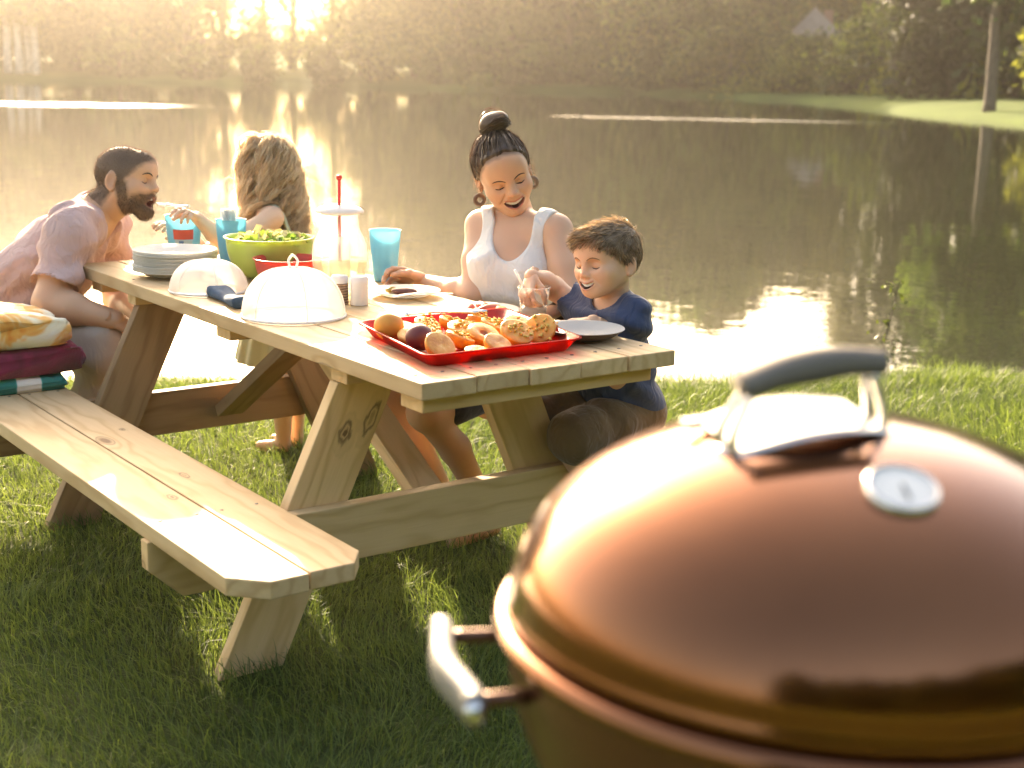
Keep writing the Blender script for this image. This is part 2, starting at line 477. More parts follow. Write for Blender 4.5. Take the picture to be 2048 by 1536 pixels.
KINDS = {
    'oak':   tree_meshes('oak', MAT_LEAF, MAT_BARK, 1, 19, 5.6, 2.6, 46, 130, .42, clump=.24),
    'maple': tree_meshes('maple', MAT_LEAF_W, MAT_BARK, 2, 17, 4.8, .9, 44, 130, .40, clump=.25),
    'ash':   tree_meshes('ash', MAT_LEAF_W, MAT_BARK, 3, 21, 5.2, 3.4, 46, 130, .42, clump=.24),
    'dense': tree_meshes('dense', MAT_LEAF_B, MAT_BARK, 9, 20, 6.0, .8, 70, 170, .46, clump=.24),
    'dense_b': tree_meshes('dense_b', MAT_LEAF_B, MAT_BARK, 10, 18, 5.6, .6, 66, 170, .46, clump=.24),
    'spruce': tree_meshes('spruce', MAT_LEAF, MAT_BARK, 4, 20, 4.2, .6, 190, 60, .36, 'conifer'),
    'thin': tree_meshes('thin', MAT_LEAF_W, MAT_BARK, 12, 19, 5.6, 1.0, 110, 100, .17, clump=.2),
    'airy': tree_meshes('airy', MAT_LEAF_W, MAT_BARK, 14, 18, 5.6, .9, 115, 230, .19),
    'birch': tree_meshes('birch', MAT_LEAF_W, MAT_BIRCH, 5, 15, 3.2, 5.0, 80, 80, .30),
    'bush':  tree_meshes('bush', MAT_LEAF_W, MAT_BARK, 6, 4.2, 2.5, .15, 20, 120, .26, clump=.26),
    'shrub': tree_meshes('shrub', MAT_LEAF, MAT_BARK, 7, 3.0, 2.2, .1, 30, 70, .24),
    'tall':  tree_meshes('tall', MAT_LEAF, MAT_BARK, 8, 23, 5.6, 9.5, 110, 85, .42),
}
def plant_tree(kind, az, d, s, label, name, group='trees along the far shore', cat='tree', sz=None, pos=None):
    x, y = azp(az, d) if pos is None else pos
    z = float(ground_z([(x, y)])[0])
    root = thing(name, label, cat, (x, y, z - .05), group)
    rnd = (abs(math.sin(az * 12.9 + d * 3.7)) * 43758.5) % 1
    root.rotation_euler = (0, 0, rnd * 6.28); root.scale = (s, s, s * (sz or 1))
    tm, cm = KINDS[kind]
    for nm, me in (('trunk', tm), ('crown', cm)):
        c = bpy.data.objects.new(nm, me); _link(c, root)
    return root

BROAD = 'leafy broad tree in the tree line across the pond'
BACK = 'tall tree at the back of the wood across the pond'
rg = random.Random(5)
front = [  # az, distance, kind, scale : the front row on the far bank, left to right
    (9, 137, 'oak', 1.05), (12.5, 134, 'maple', 1.0), (14.6, 138, 'oak', 1.0), (19.4, 133, 'airy', 1.0), (21.4, 136, 'airy', 1.0), (23.6, 134, 'thin', .98),
    (30.4, 133, 'thin', 1.0), (32.4, 130, 'airy', 1.0),
    (34.2, 126, 'airy', 1.0), (38.6, 124, 'oak', .95), (40.4, 127, 'ash', .95), (42.3, 118, 'maple', 1.0),
    (43.2, 118, 'oak', .9), (52.3, 103, 'maple', .56), (53.0, 92, 'oak', .60), (59.3, 74, 'maple', .66), (63, 66, 'ash', .6), (67, 62, 'oak', .6)]
for az, d, k, s in front:
    plant_tree(k, az, d, s, BROAD, 'broadleaf_tree')
for az, d, s in ((24.9, 139, .95), (26.5, 147, .9), (27.6, 141, .95), (29.2, 138, .95)):
    plant_tree('thin', az, d, s, 'thin-leaved tree where the low sun glows through', 'broadleaf_tree', 'thin trees in the glow')
for az, d, s in ((40.6, 128, 1.12), (44.6, 124, 1.06), (50.9, 128, 1.2)):
    plant_tree('airy', az, d, s, 'airy tree standing taller than its neighbours across the pond', 'broadleaf_tree', 'tallest trees on the right of the far shore')
plant_tree('spruce', 36.2, 120, 1.0, 'conifer with drooping layered branches across the pond, above the woman', 'conifer_tree')
plant_tree('spruce', 34.9, 131, 1.05, 'darker conifer just behind the drooping one, left of it', 'conifer_tree')
plant_tree('birch', 17.3, 129.5, 1.0, 'pale-stemmed birch at the left edge of the far bank', 'birch_tree')
for da, dd in ((.35, .4), (-.35, .2), (.62, -.4)):
    plant_tree('birch', 17.3 + da, 129.5 + dd, .95, 'slim pale birch stem in the clump at far left', 'birch_tree', 'birch clump at far left')
plant_tree('tall', 54.9, 63, .50, 'tall tree with a bare straight trunk on the right bank', 'broadleaf_tree')
plant_tree('dense', 53.4, 84, .66, 'dark round tree behind the bright lawn, left of the tall bare trunk', 'broadleaf_tree')
plant_tree('dense_b', 57.4, 80, .72, 'dark tree at the right edge behind the tall bare trunk', 'broadleaf_tree')
plant_tree('maple', 52.4, 124, .85, 'tree half hiding the right side of the grey peaked roof', 'broadleaf_tree')
plant_tree('oak', 44.9, 112, .76, 'tree half hiding the left side of the grey peaked roof', 'broadleaf_tree')
az = 2.0
while az < 72:
    d = (150 if az < 46 else 150 - (az - 46) * 3.2) + rg.uniform(-5, 8)
    if not 24.2 < az < 30.2:
        plant_tree(rg.choice(['dense', 'dense_b']) if not 20.5 < az < 33 else 'airy', az, d, rg.uniform(.85, 1.08) * (1 if az < 46 else .88), BACK, 'woodland_tree', 'back row of the wood')
    az += rg.uniform(1.9, 2.7)
az = 8.0
while az < 46.5:
    d = np.interp(az, [8, 37, 42, 47], [129, 120, 116, 103]) + rg.uniform(-.5, 3)
    if not 16.4 < az < 18.6: plant_tree(rg.choice(['bush', 'shrub', 'bush']), az, d, rg.uniform(.7, 1.35) * (.72 if 25 < az < 29.3 else 1), 'leafy bush at the foot of the trees on the far shore', 'shore_bush', 'bushes along the far shore', 'bush')
    az += rg.uniform(1.6, 3.4)
for az, d, s in ((46.9, 106, .9), (47.6, 104, .8), (48.3, 103, .86), (48.95, 104, .8), (49.5, 100, .8), (50.4, 97, 1.05), (51.6, 93, .85), (57.8, 70, .8), (59.5, 64, .9), (55.9, 80, 1.0)):
    plant_tree('bush', az, d, s, 'sunlit bush behind the bright far lawn', 'shore_bush', 'bushes behind the far lawn', 'bush')
# trees behind the viewer, mirrored in the grill lid
for az, d, k, s in ((128, 27, 'dense', .66), (139, 29, 'dense_b', .72), (150, 27, 'dense', .64), (161, 28, 'dense_b', .74), (171, 27, 'dense', .68), (182, 28, 'dense_b', .72), (192, 27, 'dense', .66), (203, 29, 'dense_b', .74), (214, 28, 'dense', .66), (225, 29, 'dense_b', .7), (237, 28, 'dense', .64)):
    plant_tree(k, az, d, s, 'tree on the lawn side, seen only as a dark reflection in the grill lid', 'broadleaf_tree', 'trees mirrored in the grill lid')

# house with a steep gable roof among the trees
hx, hy = azp(48.2, 114)
hz = float(ground_z([(hx, hy)])[0])
MAT_ROOF = simple('grey_shingles', (.24, .20, .17), .85, var=.25, scale=2.0)
MAT_WALL = simple('cream_boards', (.62, .56, .46), .8, var=.1, scale=1.0)
MAT_PANE = simple('window_glass', (.05, .06, .07), .12, var=.1)
house = thing('lake_house', 'house with steep grey peaked roof among the trees across the pond', 'house', (hx, hy, hz))
rotz = math.radians(-46)
def hw(v):
    v = np.asarray(v, float); c, s = math.cos(rotz), math.sin(rotz)
    return np.c_[v[:, 0] * c - v[:, 1] * s + hx, v[:, 0] * s + v[:, 1] * c + hy, v[:, 2] + hz]
hwid, hdep, hwall, hridge = 4.6, 8.0, 3.75 - hz + .35, 6.85 - hz
wallv = [(-hwid / 2, 0, 0), (hwid / 2, 0, 0), (hwid / 2, 0, hwall), (0, 0, hwall + .01), (-hwid / 2, 0, hwall)]
wv2 = wallv + [(x, hdep, z) for x, y, z in wallv]
wf = [[0, 1, 2, 3, 4], [9, 8, 7, 6, 5], [1, 6, 7, 2], [5, 0, 4, 9], [2, 7, 8, 3], [4, 3, 8, 9]]
obj('wall', hw(wv2), wf, MAT_WALL, house, smooth=False)
e = hwid / 2 + .45; yc = hdep / 2; dz = hwall - .15
eav = [(-e, -.45, dz), (e, -.45, dz), (e, hdep + .45, dz), (-e, hdep + .45, dz)]
for i in range(4):      # four hipped slopes meeting at a peak
    p0, p1 = eav[i], eav[(i + 1) % 4]; pk = (0, yc * .55, hridge)
    rv = [p0, p1, pk] + [(x, y, z - .16) for x, y, z in (p0, p1, pk)]
    obj('roof_slope', hw(rv), [[0, 1, 2], [5, 4, 3], [0, 3, 4, 1], [1, 4, 5, 2], [2, 5, 3, 0]], MAT_ROOF, house, smooth=False)
for wx, wz in ((-1.2, 1.4), (1.2, 1.4), (0, 1.4)):
    v, f = rbox(1.0, .08, 1.2, .01); obj('window', hw(v + [wx, -.03, wz]), f, MAT_PANE, house, smooth=False)
v, f = rbox(.7, .7, 2.2, .02); obj('chimney', hw(v + [1.2, 5.5, hridge - 1.2]), f, simple('chimney_brick', (.3, .16, .11), .9), house, smooth=False)
# ------------------------------------------------------------------ lawn grass
def blades(P, L, width, rg, lean=.5, seg=3):
    n = len(P)
    z0 = ground_z(P[:, :2])
    base = np.c_[P[:, :2], z0 - .004]
    # lean direction follows a slow swirl plus chance
    th = 2.2 * vnoise(np.c_[P[:, :2], np.zeros(n)], 2.3, 11) * PI + rg.normal(size=n) * 1.1
    ld = np.c_[np.cos(th), np.sin(th), np.zeros(n)]
    face = rg.uniform(0, 2 * PI, n); wd = np.c_[np.cos(face), np.sin(face), np.zeros(n)]
    k = np.clip(rg.normal(lean, .38, n), .02, 1.6)
    rows = []
    for i in range(seg):
        t = i / seg
        c = base + ld * (k * L * t * t * .9)[:, None] + np.c_[np.zeros((n, 2)), L * (t - .32 * k * t * t)]
        w = (width * (1 - .55 * t))[:, None] * wd * .5
        rows += [c - w, c + w]
    tip = base + ld * (k * L * .9)[:, None] + np.c_[np.zeros((n, 2)), L * (1 - .32 * k)]
    V = np.stack(rows + [tip], 1).reshape(-1, 3); m = 2 * seg + 1
    o = np.arange(n)[:, None] * m
    F = []
    for i in range(seg - 1):
        a = 2 * i
        F.append(np.c_[o + a, o + a + 1, o + a + 3]); F.append(np.c_[o + a, o + a + 3, o + a + 2])
    a = 2 * (seg - 1); F.append(np.c_[o + a, o + a + 1, o + a + 2])
    return V, np.concatenate(F), m

def grass_object(name, P, L, width, rg, label, lean=.72, tone=None):
    V, F, m = blades(P, L, width, rg, lean)
    o = obj(name, V, F, MAT_GRASS, smooth=False)
    t = np.clip(.42 + .28 * vnoise(np.c_[P[:, :2], np.zeros(len(P))], 1.4, 21) + rg.normal(size=len(P)) * .22, 0, 1)
    c = np.repeat(t, m); colour_attr(o, np.repeat(c[:, None], 3, 1))
    return tag(o, label, 'grass', kind='stuff')

rgn = np.random.default_rng(9)
n0 = 900000
P = np.c_[rgn.uniform(-4.6, 8.5, n0), rgn.uniform(-2.6, 6.2, n0)]
d = np.linalg.norm(P - CAM[:2], axis=1)
az_ = np.degrees(np.arctan2(P[:, 0] - CAM[0], P[:, 1] - CAM[1]))
dens = np.clip(1.15 - .115 * (d - 2.3), .16, 1.0)
inview = (az_ > 8) & (az_ < 66) & (d > 1.7)
dens = np.where(inview, dens, .13) * (d > 1.0)
s_ = pond_sd(P)
keepm = (rgn.uniform(size=n0) < dens) & (s_ > -.04)
P, s_, d = P[keepm], s_[keepm], d[keepm]
clump = vnoise(np.c_[P, np.zeros(len(P))], 3.7, 31)
L = (.066 + .024 * clump) * rgn.uniform(.55, 1.35, len(P)) * np.interp(s_, [0, .25, .8], [1.7, 1.35, 1.0])
W_ = rgn.uniform(.0018, .0034, len(P)) * np.interp(d, [2, 7], [1.0, 1.6])
grass_object('lawn_grass', P, L, W_, rgn, 'backlit green lawn grass round the picnic table')
# ------------------------------------------------------------------ picnic table
MAT_WOOD = wood_material('fresh_pine', (.68, .48, .27), (.46, .28, .125))
MAT_WOOD2 = wood_material('fresh_pine_yellow', (.80, .55, .29), (.57, .345, .14), .4)
MAT_WOOD3 = wood_material('dark_pine', (.42, .27, .145), (.24, .135, .065), .4)  # darker pine tone for the far legs, beam and brace
MAT_SCREW = simple('screw_head', (.16, .13, .10), .4, .8)
TW, TL, TH, TT = .716, 2.0877, .7476, .038
table = thing('picnic_table', 'pale new pine picnic table with attached benches on the lawn', 'picnic table', (TW / 2, TL / 2, 0))

def plank(name, outline, thick, mat, loc, rot, parent=table, bevel=.0035):
    """outline in local x (length) and y (width); thickness centred on local z"""
    v, f = prism(outline, -thick / 2, thick / 2, bevel)
    # boards are never quite true
    v = v + np.c_[np.zeros(len(v)), .0012 * np.sin(v[:, 0] * 5 + len(f)), .0012 * np.cos(v[:, 0] * 4.1)]
    me = mesh_from(v, f, name, smooth=False)
    me.materials.append(mat)
    o = bpy.data.objects.new(name, me); _link(o, parent)
    po = ORG[parent.name]
    o.location = (loc[0] - po[0], loc[1] - po[1], loc[2] - po[2]); o.rotation_euler = rot
    ORG[o.name] = loc
    return o

def rect(l, w): return [(-l / 2, -w / 2), (l / 2, -w / 2), (l / 2, w / 2), (-l / 2, w / 2)]
PB = .1405
tops = []
for i in range(5):
    e = (.004, .0, .006, .002, .008)[i]
    l = TL + e
    tops.append(plank('tabletop_plank', rect(l, PB), TT, MAT_WOOD, (PB / 2 + i * .1438, TL / 2 - e / 2, TH - TT / 2 + (.0, .0008, 0, -.0006, .0004)[i]), (0, 0, PI / 2)))
# battens under the top
for y, w in ((.075, .089), (.392 - .0, .075), (1.02, .085), (1.67, .062), (1.965, .085)):
    plank('batten', rect(.65, w), .038, MAT_WOOD2, (.351, y, TH - TT - .0195), (0, 0, 0))
def leg(x_top, z_top, x_bot, y, w, mat):
    """sloping leg, cut level at floor and at the batten"""
    dx, dz = x_bot - x_top, -z_top
    L = math.hypot(dx, dz); s = dx / dz
    out = [(x_top - w / 2, z_top), (x_bot - w / 2, -.01), (x_bot + w / 2, -.01), (x_top + w / 2, z_top)]
    # local x along the leg so that the grain follows it
    a = math.atan2(dz, dx); c_, s_ = math.cos(-a), math.sin(-a)
    mx, mz = (x_top + x_bot) / 2, z_top / 2
    loc2 = [((x - mx) * c_ - (z - mz) * s_, (x - mx) * s_ + (z - mz) * c_) for x, z in out]
    o = plank('leg', loc2, .038, mat, (mx, y, mz), (0, 0, 0))
    o.rotation_euler = (Matrix.Rotation(PI / 2, 3, 'X') @ Matrix.Rotation(a, 3, 'Z')).to_euler()
    return o
zt = TH - TT - .0395
leg(.105, zt, -.215, .413, .165, wood_material('knotty_pine', (.80, .55, .29), (.57, .345, .14), .4, knots=((-.231, -.002, .030, .016, False), (-.287, .050, .042, .013, True))))
leg(.495, zt, .80, .413, .170, MAT_WOOD2)
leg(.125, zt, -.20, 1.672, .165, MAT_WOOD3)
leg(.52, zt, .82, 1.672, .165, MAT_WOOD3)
# seat beams with clipped ends
def beam(y, mat):
    x0, x1, z0, z1 = -.468, 1.10, .240, .3795
    out = [(x0 + .08, z0), (x1 - .08, z0), (x1, z0 + .075), (x1, z1), (x0, z1), (x0, z0 + .075)]
    mx, mz = (x0 + x1) / 2, (z0 + z1) / 2
    o = plank('seat_beam', [(x - mx, z - mz) for x, z in out], .038, mat, (mx, y, mz), (PI / 2, 0, 0))
    return o
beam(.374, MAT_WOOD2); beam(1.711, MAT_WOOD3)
# centre braces from each beam up to the middle batten
def brace(p0, p1, w, mat):
    p0, p1 = Vector(p0), Vector(p1); d = p1 - p0
    o = plank('brace', rect(d.length, w), .038, mat, tuple((p0 + p1) / 2), (0, 0, 0))
    x = d.normalized(); y = Vector((1, 0, 0)); y = (y - x * y.dot(x)).normalized(); z = x.cross(y)
    o.rotation_euler = Matrix((x, y, z)).transposed().to_euler()
    return o
brace((.30, .42, .335), (.30, 1.01, .675), .089, MAT_WOOD2)
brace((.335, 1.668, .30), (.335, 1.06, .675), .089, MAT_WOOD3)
# benches: two planks each, corners clipped
def bench(x0, x1, z, mat):
    w = (x1 - x0 - .005) / 2
    ya, yb = -.09, 2.18; l = yb - ya
    for k, (a, sgn) in enumerate(((x0, 1), (x1 - w, -1))):
        ch, cl = (.062, .069) if k == 0 else (.045, .060)
        # local x runs along +Y (length), local y along -X
        o2 = [(-l / 2 + cl, -w / 2), (l / 2 - cl, -w / 2), (l / 2, -w / 2 + ch), (l / 2, w / 2), (-l / 2, w / 2), (-l / 2, -w / 2 + ch)]
        if k == 0: o2 = [(x, -y) for x, y in o2][::-1]
        plank('bench_plank', o2, .038, mat[k], (a + w / 2, (ya + yb) / 2 + .006 * k, z - .019), (0, 0, PI / 2))
bench(-.461, -.164, .4184, (wood_material('bench_pine_outer', (.70, .50, .28), (.46, .28, .125), knots=((-.52, -.050, .022, .010, False),)), wood_material('bench_pine_inner', (.68, .48, .27), (.46, .28, .125), knots=((-.376, .007, .026, .009, True), (.12, -.03, .012, .008, False)))))
bench(.785, 1.088, .4184, (MAT_WOOD, MAT_WOOD))
# screw heads in the planks over the beams and battens
def screws(xs, y, z, par):
    for x in xs:
        v, f = lathe([(0, .0008), (.0042, .0006), (.0048, -.001)], 10, (x, y, z)); obj('screw', v, f, MAT_SCREW, par)
for y in (.374, 1.711):
    screws((-.43, -.345, -.285, -.20), y, .4186, table)
for i, tp in enumerate(tops):
    for y in (.075, .392, 1.02, 1.67):
        screws((i * .1438 + .035, i * .1438 + .105), y, TH + .0004, table)

# ------------------------------------------------------------------ kettle grill in the foreground
GX, GY, GZ, GR = -.6484, -1.6543, .9446, .285
t_ = NT('copper_enamel'); p_ = t_.obj()
c_ = t_.ramp(t_.noise(p_, 5, 3), [(.3, (.18, .062, .021)), (.7, (.225, .082, .029))])
fl = t_.noise(p_, 900, 2)
MAT_COPPER = t_.done(t_.bsdf(Base_Color=c_, Metallic=1.0, Roughness=t_.math('ADD', .10, t_.math('MULTIPLY', t_.noise(p_, 14, 4), .10)), Coat_Weight=.45, Coat_Roughness=.10, Normal=t_.bump(fl, .05, .0006)))
MAT_COPPER_D = simple('copper_bowl', (.12, .045, .02), .35, .6, coat=.3)
MAT_STEEL = simple('brushed_steel', (.62, .60, .57), .22, 1.0, var=.05, bump=.1, bscale=200)
MAT_GREY = simple('grey_nylon', (.20, .175, .15), .85, 0, .1, var=.08, bump=.1, bscale=150)
MAT_BLACK = simple('black_plastic', (.02, .02, .02), .45)
grill = thing('kettle_grill', 'copper kettle barbecue with closed lid in the right foreground', 'grill', (GX, GY, 0))
def G(v): return np.asarray(v, float) + [GX, GY, GZ]
# lid: skirt, shoulder and crown
prof = [(.2710, -.004), (.2745, -.002), (.2755, .003), (.2738, .008)]
for a in np.linspace(.03, PI / 2, 30):
    prof.append((.2728 * math.cos(a) ** .93 if a < PI / 2 - 1e-6 else 0.0, .007 + .157 * math.sin(a) ** 1.04))
v, f = lathe(prof, 96); lid = obj('lid', G(v), f, MAT_COPPER, grill)
# rolled rim of the bowl and the bowl
v, f = lathe([(.2770 + .009 * math.cos(a), -.013 + .009 * math.sin(a)) for a in np.linspace(0, 2 * PI, 15)], 96); obj('rim', G(v), f, MAT_COPPER, grill)
v, f = lathe([(.275, -.010)] + [(.275 * math.cos(a) ** .8, -.014 - .25 * math.sin(a)) for a in np.linspace(.02, PI / 2 - .02, 18)] + [(0, -.27)], 72); bowl = obj('bowl', G(v), f, MAT_COPPER_D, grill)
# three legs, wheels, ash pan
for k in range(3):
    a = math.radians(100 + 120 * k); ca, sa = math.cos(a), math.sin(a)
    v, f = tube([(ca * .19, sa * .19, -.215), (ca * .235, sa * .235, -.55), (ca * .275, sa * .275, -.93)], .0125, 12); lg = obj('leg', G(v), f, MAT_STEEL, grill)
    if k != 1:
        w, g = lathe([(.0, -.02), (.075, -.02), (.082, -.012), (.082, .012), (.075, .02), (0, .02)], 28)
        w = w[:, [2, 0, 1]]; ang = a + PI / 2
        w = np.c_[w[:, 0] * math.cos(ang) - w[:, 1] * math.sin(ang), w[:, 0] * math.sin(ang) + w[:, 1] * math.cos(ang), w[:, 2]]
        obj('wheel', G(w + [ca * .30, sa * .30, -.862]), g, MAT_BLACK, grill, auto=40)
v, f = lathe([(0, -.42), (.13, -.42), (.16, -.395), (.165, -.36)], 48); obj('ash_catcher', G(v), f, MAT_STEEL, grill)
# side handle: two copper rods and a grey moulded grip, on the left
def on_bowl(ang, r, z): return (math.cos(ang) * r, math.sin(ang) * r, z)
hA, hB = np.array([-.254, .212, -.045]), np.array([-.307, .092, -.045])       # grip ends
rA, rB = np.array([-.205, .180, -.043]), np.array([-.262, .070, -.043])       # where the rods meet the bowl
for a, b in ((rA, hA), (rB, hB)):
    v, f = tube(np.linspace(a, b, 4), .0065, 10); obj('handle_rod', G(v), f, MAT_COPPER_D, grill)
mid = (hA + hB) / 2 + unit(hA + hB) * np.array([1, 1, 0]) * .010
path = bez([hA + (hA - hB) * .12, hA, mid, hB, hB + (hB - hA) * .14], 20)
gv_, gf_ = [], []
for i, p in enumerate(path):
    T = unit(np.gradient(path, axis=0)[i]); O = unit(np.cross([0, 0, 1], T)); U = np.cross(T, O)
    w = .0115 * (1 - .15 * abs(i / 19 - .5) * 2); hgt = .0165 * (1 - .1 * abs(i / 19 - .5) * 2)
    for k in range(12):
        a = 2 * PI * k / 12; ca, sa = math.cos(a), math.sin(a)
        gv_.append(p + O * w * np.sign(ca) * abs(ca) ** .7 + U * hgt * np.sign(sa) * abs(sa) ** .7)
for i in range(19):
    for k in range(12):
        gf_.append([i * 12 + k, i * 12 + (k + 1) % 12, (i + 1) * 12 + (k + 1) % 12, (i + 1) * 12 + k])
gf_ += [list(range(12))[::-1], list(range(19 * 12, 20 * 12))]
grip = obj('side_handle', G(gv_), gf_, simple('pale_grey_grip', (.15, .145, .135), .5, var=.06), grill)
v, f = lathe([(0, .006), (.008, .005), (.010, 0)], 14)
T = unit(hB - hA); v = v[:, [2, 0, 1]]; v = np.c_[v[:, 0] * T[0] - v[:, 1] * T[1], v[:, 0] * T[1] + v[:, 1] * T[0], v[:, 2]]
obj('bolt', G(v + path[-1] + T * .001), f, MAT_STEEL, grip)
# lid handle: two steel posts, grey grip, curved heat shield
pL, pR = np.array([-.108, .021, .145]), np.array([.016, -.025, .158])
ax_ = unit((pR - pL) * [1, 1, 0]); sd_ = np.array([-ax_[1], ax_[0], 0.0])
for p, top in ((pL, np.array([-.090, .015, .202])), (pR, np.array([.007, -.021, .214]))):
    for s in (-1, 1):
        v, f = tube(bez([p + sd_ * s * .012, p + sd_ * s * .012 + [0, 0, .022], top + sd_ * s * .006], 8), .0042, 8); obj('handle_post', G(v), f, MAT_STEEL, lid)
    v, f = lathe([(0, .008), (.011, .007), (.013, 0)], 16); obj('post_foot', G(v + p), f, MAT_STEEL, lid)
gp = bez([(-.099, .019, .2005), (-.070, .008, .2105), (-.041, -.003, .2160), (-.012, -.014, .2190), (.016, -.026, .2180)], 22)
gv_, gf_ = [], []
for i, p in enumerate(gp):
    T = unit(np.gradient(gp, axis=0)[i]); U = unit(np.cross(sd_ * -1, T)); w = .0145; hh = .0120 * (1 - .12 * math.cos(2 * PI * i / 21))
    for k in range(12):
        a = 2 * PI * k / 12; ca, sa = math.cos(a), math.sin(a)
        gv_.append(p + sd_ * w * np.sign(ca) * abs(ca) ** .75 + U * hh * np.sign(sa) * abs(sa) ** .75)
for i in range(21):
    for k in range(12):
        gf_.append([i * 12 + k, i * 12 + (k + 1) % 12, (i + 1) * 12 + (k + 1) % 12, (i + 1) * 12 + k])
gf_ += [list(range(12))[::-1], list(range(21 * 12, 22 * 12))]
obj('lid_handle', G(gv_), gf_, MAT_GREY, lid)
# heat shield: a curved sheet rising from the lid behind the handle
sv, sf = [], []
nu, nv = 16, 10
for layer in (0, .0016):
    for i in range(nu):
        for j in range(nv):
            u, w = i / (nu - 1), j / (nv - 1)
            p = pL * (1 - u) + pR * u
            bow = math.sin(PI * u)
            q = p + sd_ * (-.026 - .016 * bow + (.085 + .02 * bow) * w) + np.array([0, 0, .006 + .012 * bow * (1 - .3 * w) + .010 * w - layer])
            sv.append(q)
def gi(l, i, j): return l * nu * nv + i * nv + j
for i in range(nu - 1):
    for j in range(nv - 1):
        sf.append([gi(0, i, j), gi(0, i + 1, j), gi(0, i + 1, j + 1), gi(0, i, j + 1)])
        sf.append([gi(1, i, j + 1), gi(1, i + 1, j + 1), gi(1, i + 1, j), gi(1, i, j)])
for i in range(nu - 1):
    sf += [[gi(1, i, 0), gi(1, i + 1, 0), gi(0, i + 1, 0), gi(0, i, 0)], [gi(0, i, nv - 1), gi(0, i + 1, nv - 1), gi(1, i + 1, nv - 1), gi(1, i, nv - 1)]]
obj('heat_shield', G(sv), sf, MAT_STEEL, lid)
# damper tab behind the handle
v, f = rbox(.038, .014, .008, .002); obj('damper_tab', G(v + [-.085, .075, .158]), f, MAT_STEEL, lid)
# thermometer
tc = np.array([-.066, -.119, .1400]); tn = unit([-.20, -.36, 1.0])
ta = unit(np.cross(tn, [0, 0, 1])); tb = np.cross(tn, ta)
def disc(prof, seg=36):
    v, f = lathe(prof, seg); return tc + v[:, :1] * ta + v[:, 1:2] * tb + v[:, 2:3] * tn, f
v, f = disc([(.0265, -.004), (.0285, .004), (.0278, .010), (.025, .0115), (.0245, .009)]); gb = obj('thermometer', G(v), f, MAT_STEEL, lid)
v, f = disc([(.0247, .009), (0, .0092)]); obj('dial', G(v), f, simple('dial_white', (.75, .72, .66), .3), gb)
v, f = rbox(.0020, .017, .0008, .0003); v = tc + v[:, :1] * ta + (v[:, 1:2] + .006) * tb + (v[:, 2:3] + .0105) * tn
obj('needle', G(v), f, MAT_BLACK, gb)
# ------------------------------------------------------------------ things on the table
def glassy(name, tint, rough=.02, refl=1.0, milky=0.0):
    """thin clear wall: passes light, mirrors at grazing angles"""
    t = NT(name)
    fr = t.n('Fresnel', {'IOR': 1.45}).outputs[0]
    tr = t.n('BsdfTransparent', {'Color': tint}).outputs[0]
    gl = t.n('BsdfAnisotropic' if False else 'BsdfGlossy', {'Roughness': rough, 'Color': (1, 1, 1)}).outputs[0]
    sh = t.n('MixShader', {0: t.math('MULTIPLY', fr, refl, True), 1: tr, 2: gl}).outputs[0]
    if milky > 0:
        dd = t.n('MixShader', {0: .5, 1: t.n('BsdfDiffuse', {'Color': (.86, .84, .80)}).outputs[0], 2: t.n('BsdfTranslucent', {'Color': (.86, .84, .80)}).outputs[0]}).outputs[0]
        sh = t.n('MixShader', {0: milky, 1: sh, 2: dd}).outputs[0]
    return t.done(sh)

def plastic(name, col, trans=.35, clear=0.0, rough=.3):
    """tinted plastic that lets light through"""
    t = NT(name); p = t.obj()
    c = t.mix(t.noise(p, 30, 2), tuple(x * .95 for x in col), tuple(min(1, x * 1.05) for x in col))
    d = t.bsdf(Base_Color=c, Roughness=rough, Specular_IOR_Level=.5)
    tl = t.n('BsdfTranslucent', {'Color': c}).outputs[0]
    sh = t.n('MixShader', {0: trans, 1: d, 2: tl}).outputs[0]
    if clear > 0:
        tr = t.n('BsdfTransparent', {'Color': tuple(min(1, x * 1.1) for x in col)}).outputs[0]
        sh = t.n('MixShader', {0: clear, 1: sh, 2: tr}).outputs[0]
    return t.done(sh)

MAT_WHITE = plastic('white_foam', (.88, .84, .76), .45, rough=.6)
MAT_WPLAS = plastic('white_plastic', (.82, .81, .79), .3)
MAT_BLUE = plastic('pale_blue_plastic', (.30, .64, .74), .55, .10)
MAT_GREEN = plastic('lime_plastic', (.52, .62, .16), .42)
MAT_REDB = plastic('red_plastic', (.66, .12, .09), .42)
MAT_REDT = plastic('clear_red_plastic', (.55, .018, .014), .3, .55)
MAT_CLEAR = glassy('clear_plastic', (.97, .97, .96), .05, .7, .14)
MAT_GLASS = glassy('pitcher_plastic', (.97, .97, .96), .08, .55, .26)

# stack of white plates, each plate a thing
pc = (.172, 1.673)
rgp = random.Random(3)
NPL = 15
for i in range(NPL):
    z = TH + .001 + i * .0043
    r = .128
    prof = [(0, .003), (.078, .0025), (.088, .006), (.120, .0195), (r, .0205), (r, .0235), (.119, .0232), (.087, .0095), (.077, .006), (0, .0065)]
    v, f = lathe(prof, 56, (pc[0] + rgp.uniform(-.003, .003), pc[1] + rgp.uniform(-.003, .003), z))
    o = obj('foam_plate', v, f, MAT_WHITE)
    lab = 'white foam plate, topmost of the stack at the far table corner' if i == NPL - 1 else ('white foam plate, lowest of the stack at the far table corner' if i == 0 else 'white foam plate inside the stack at the far table corner')
    tag(o, lab, 'plate', 'stacked white plates')

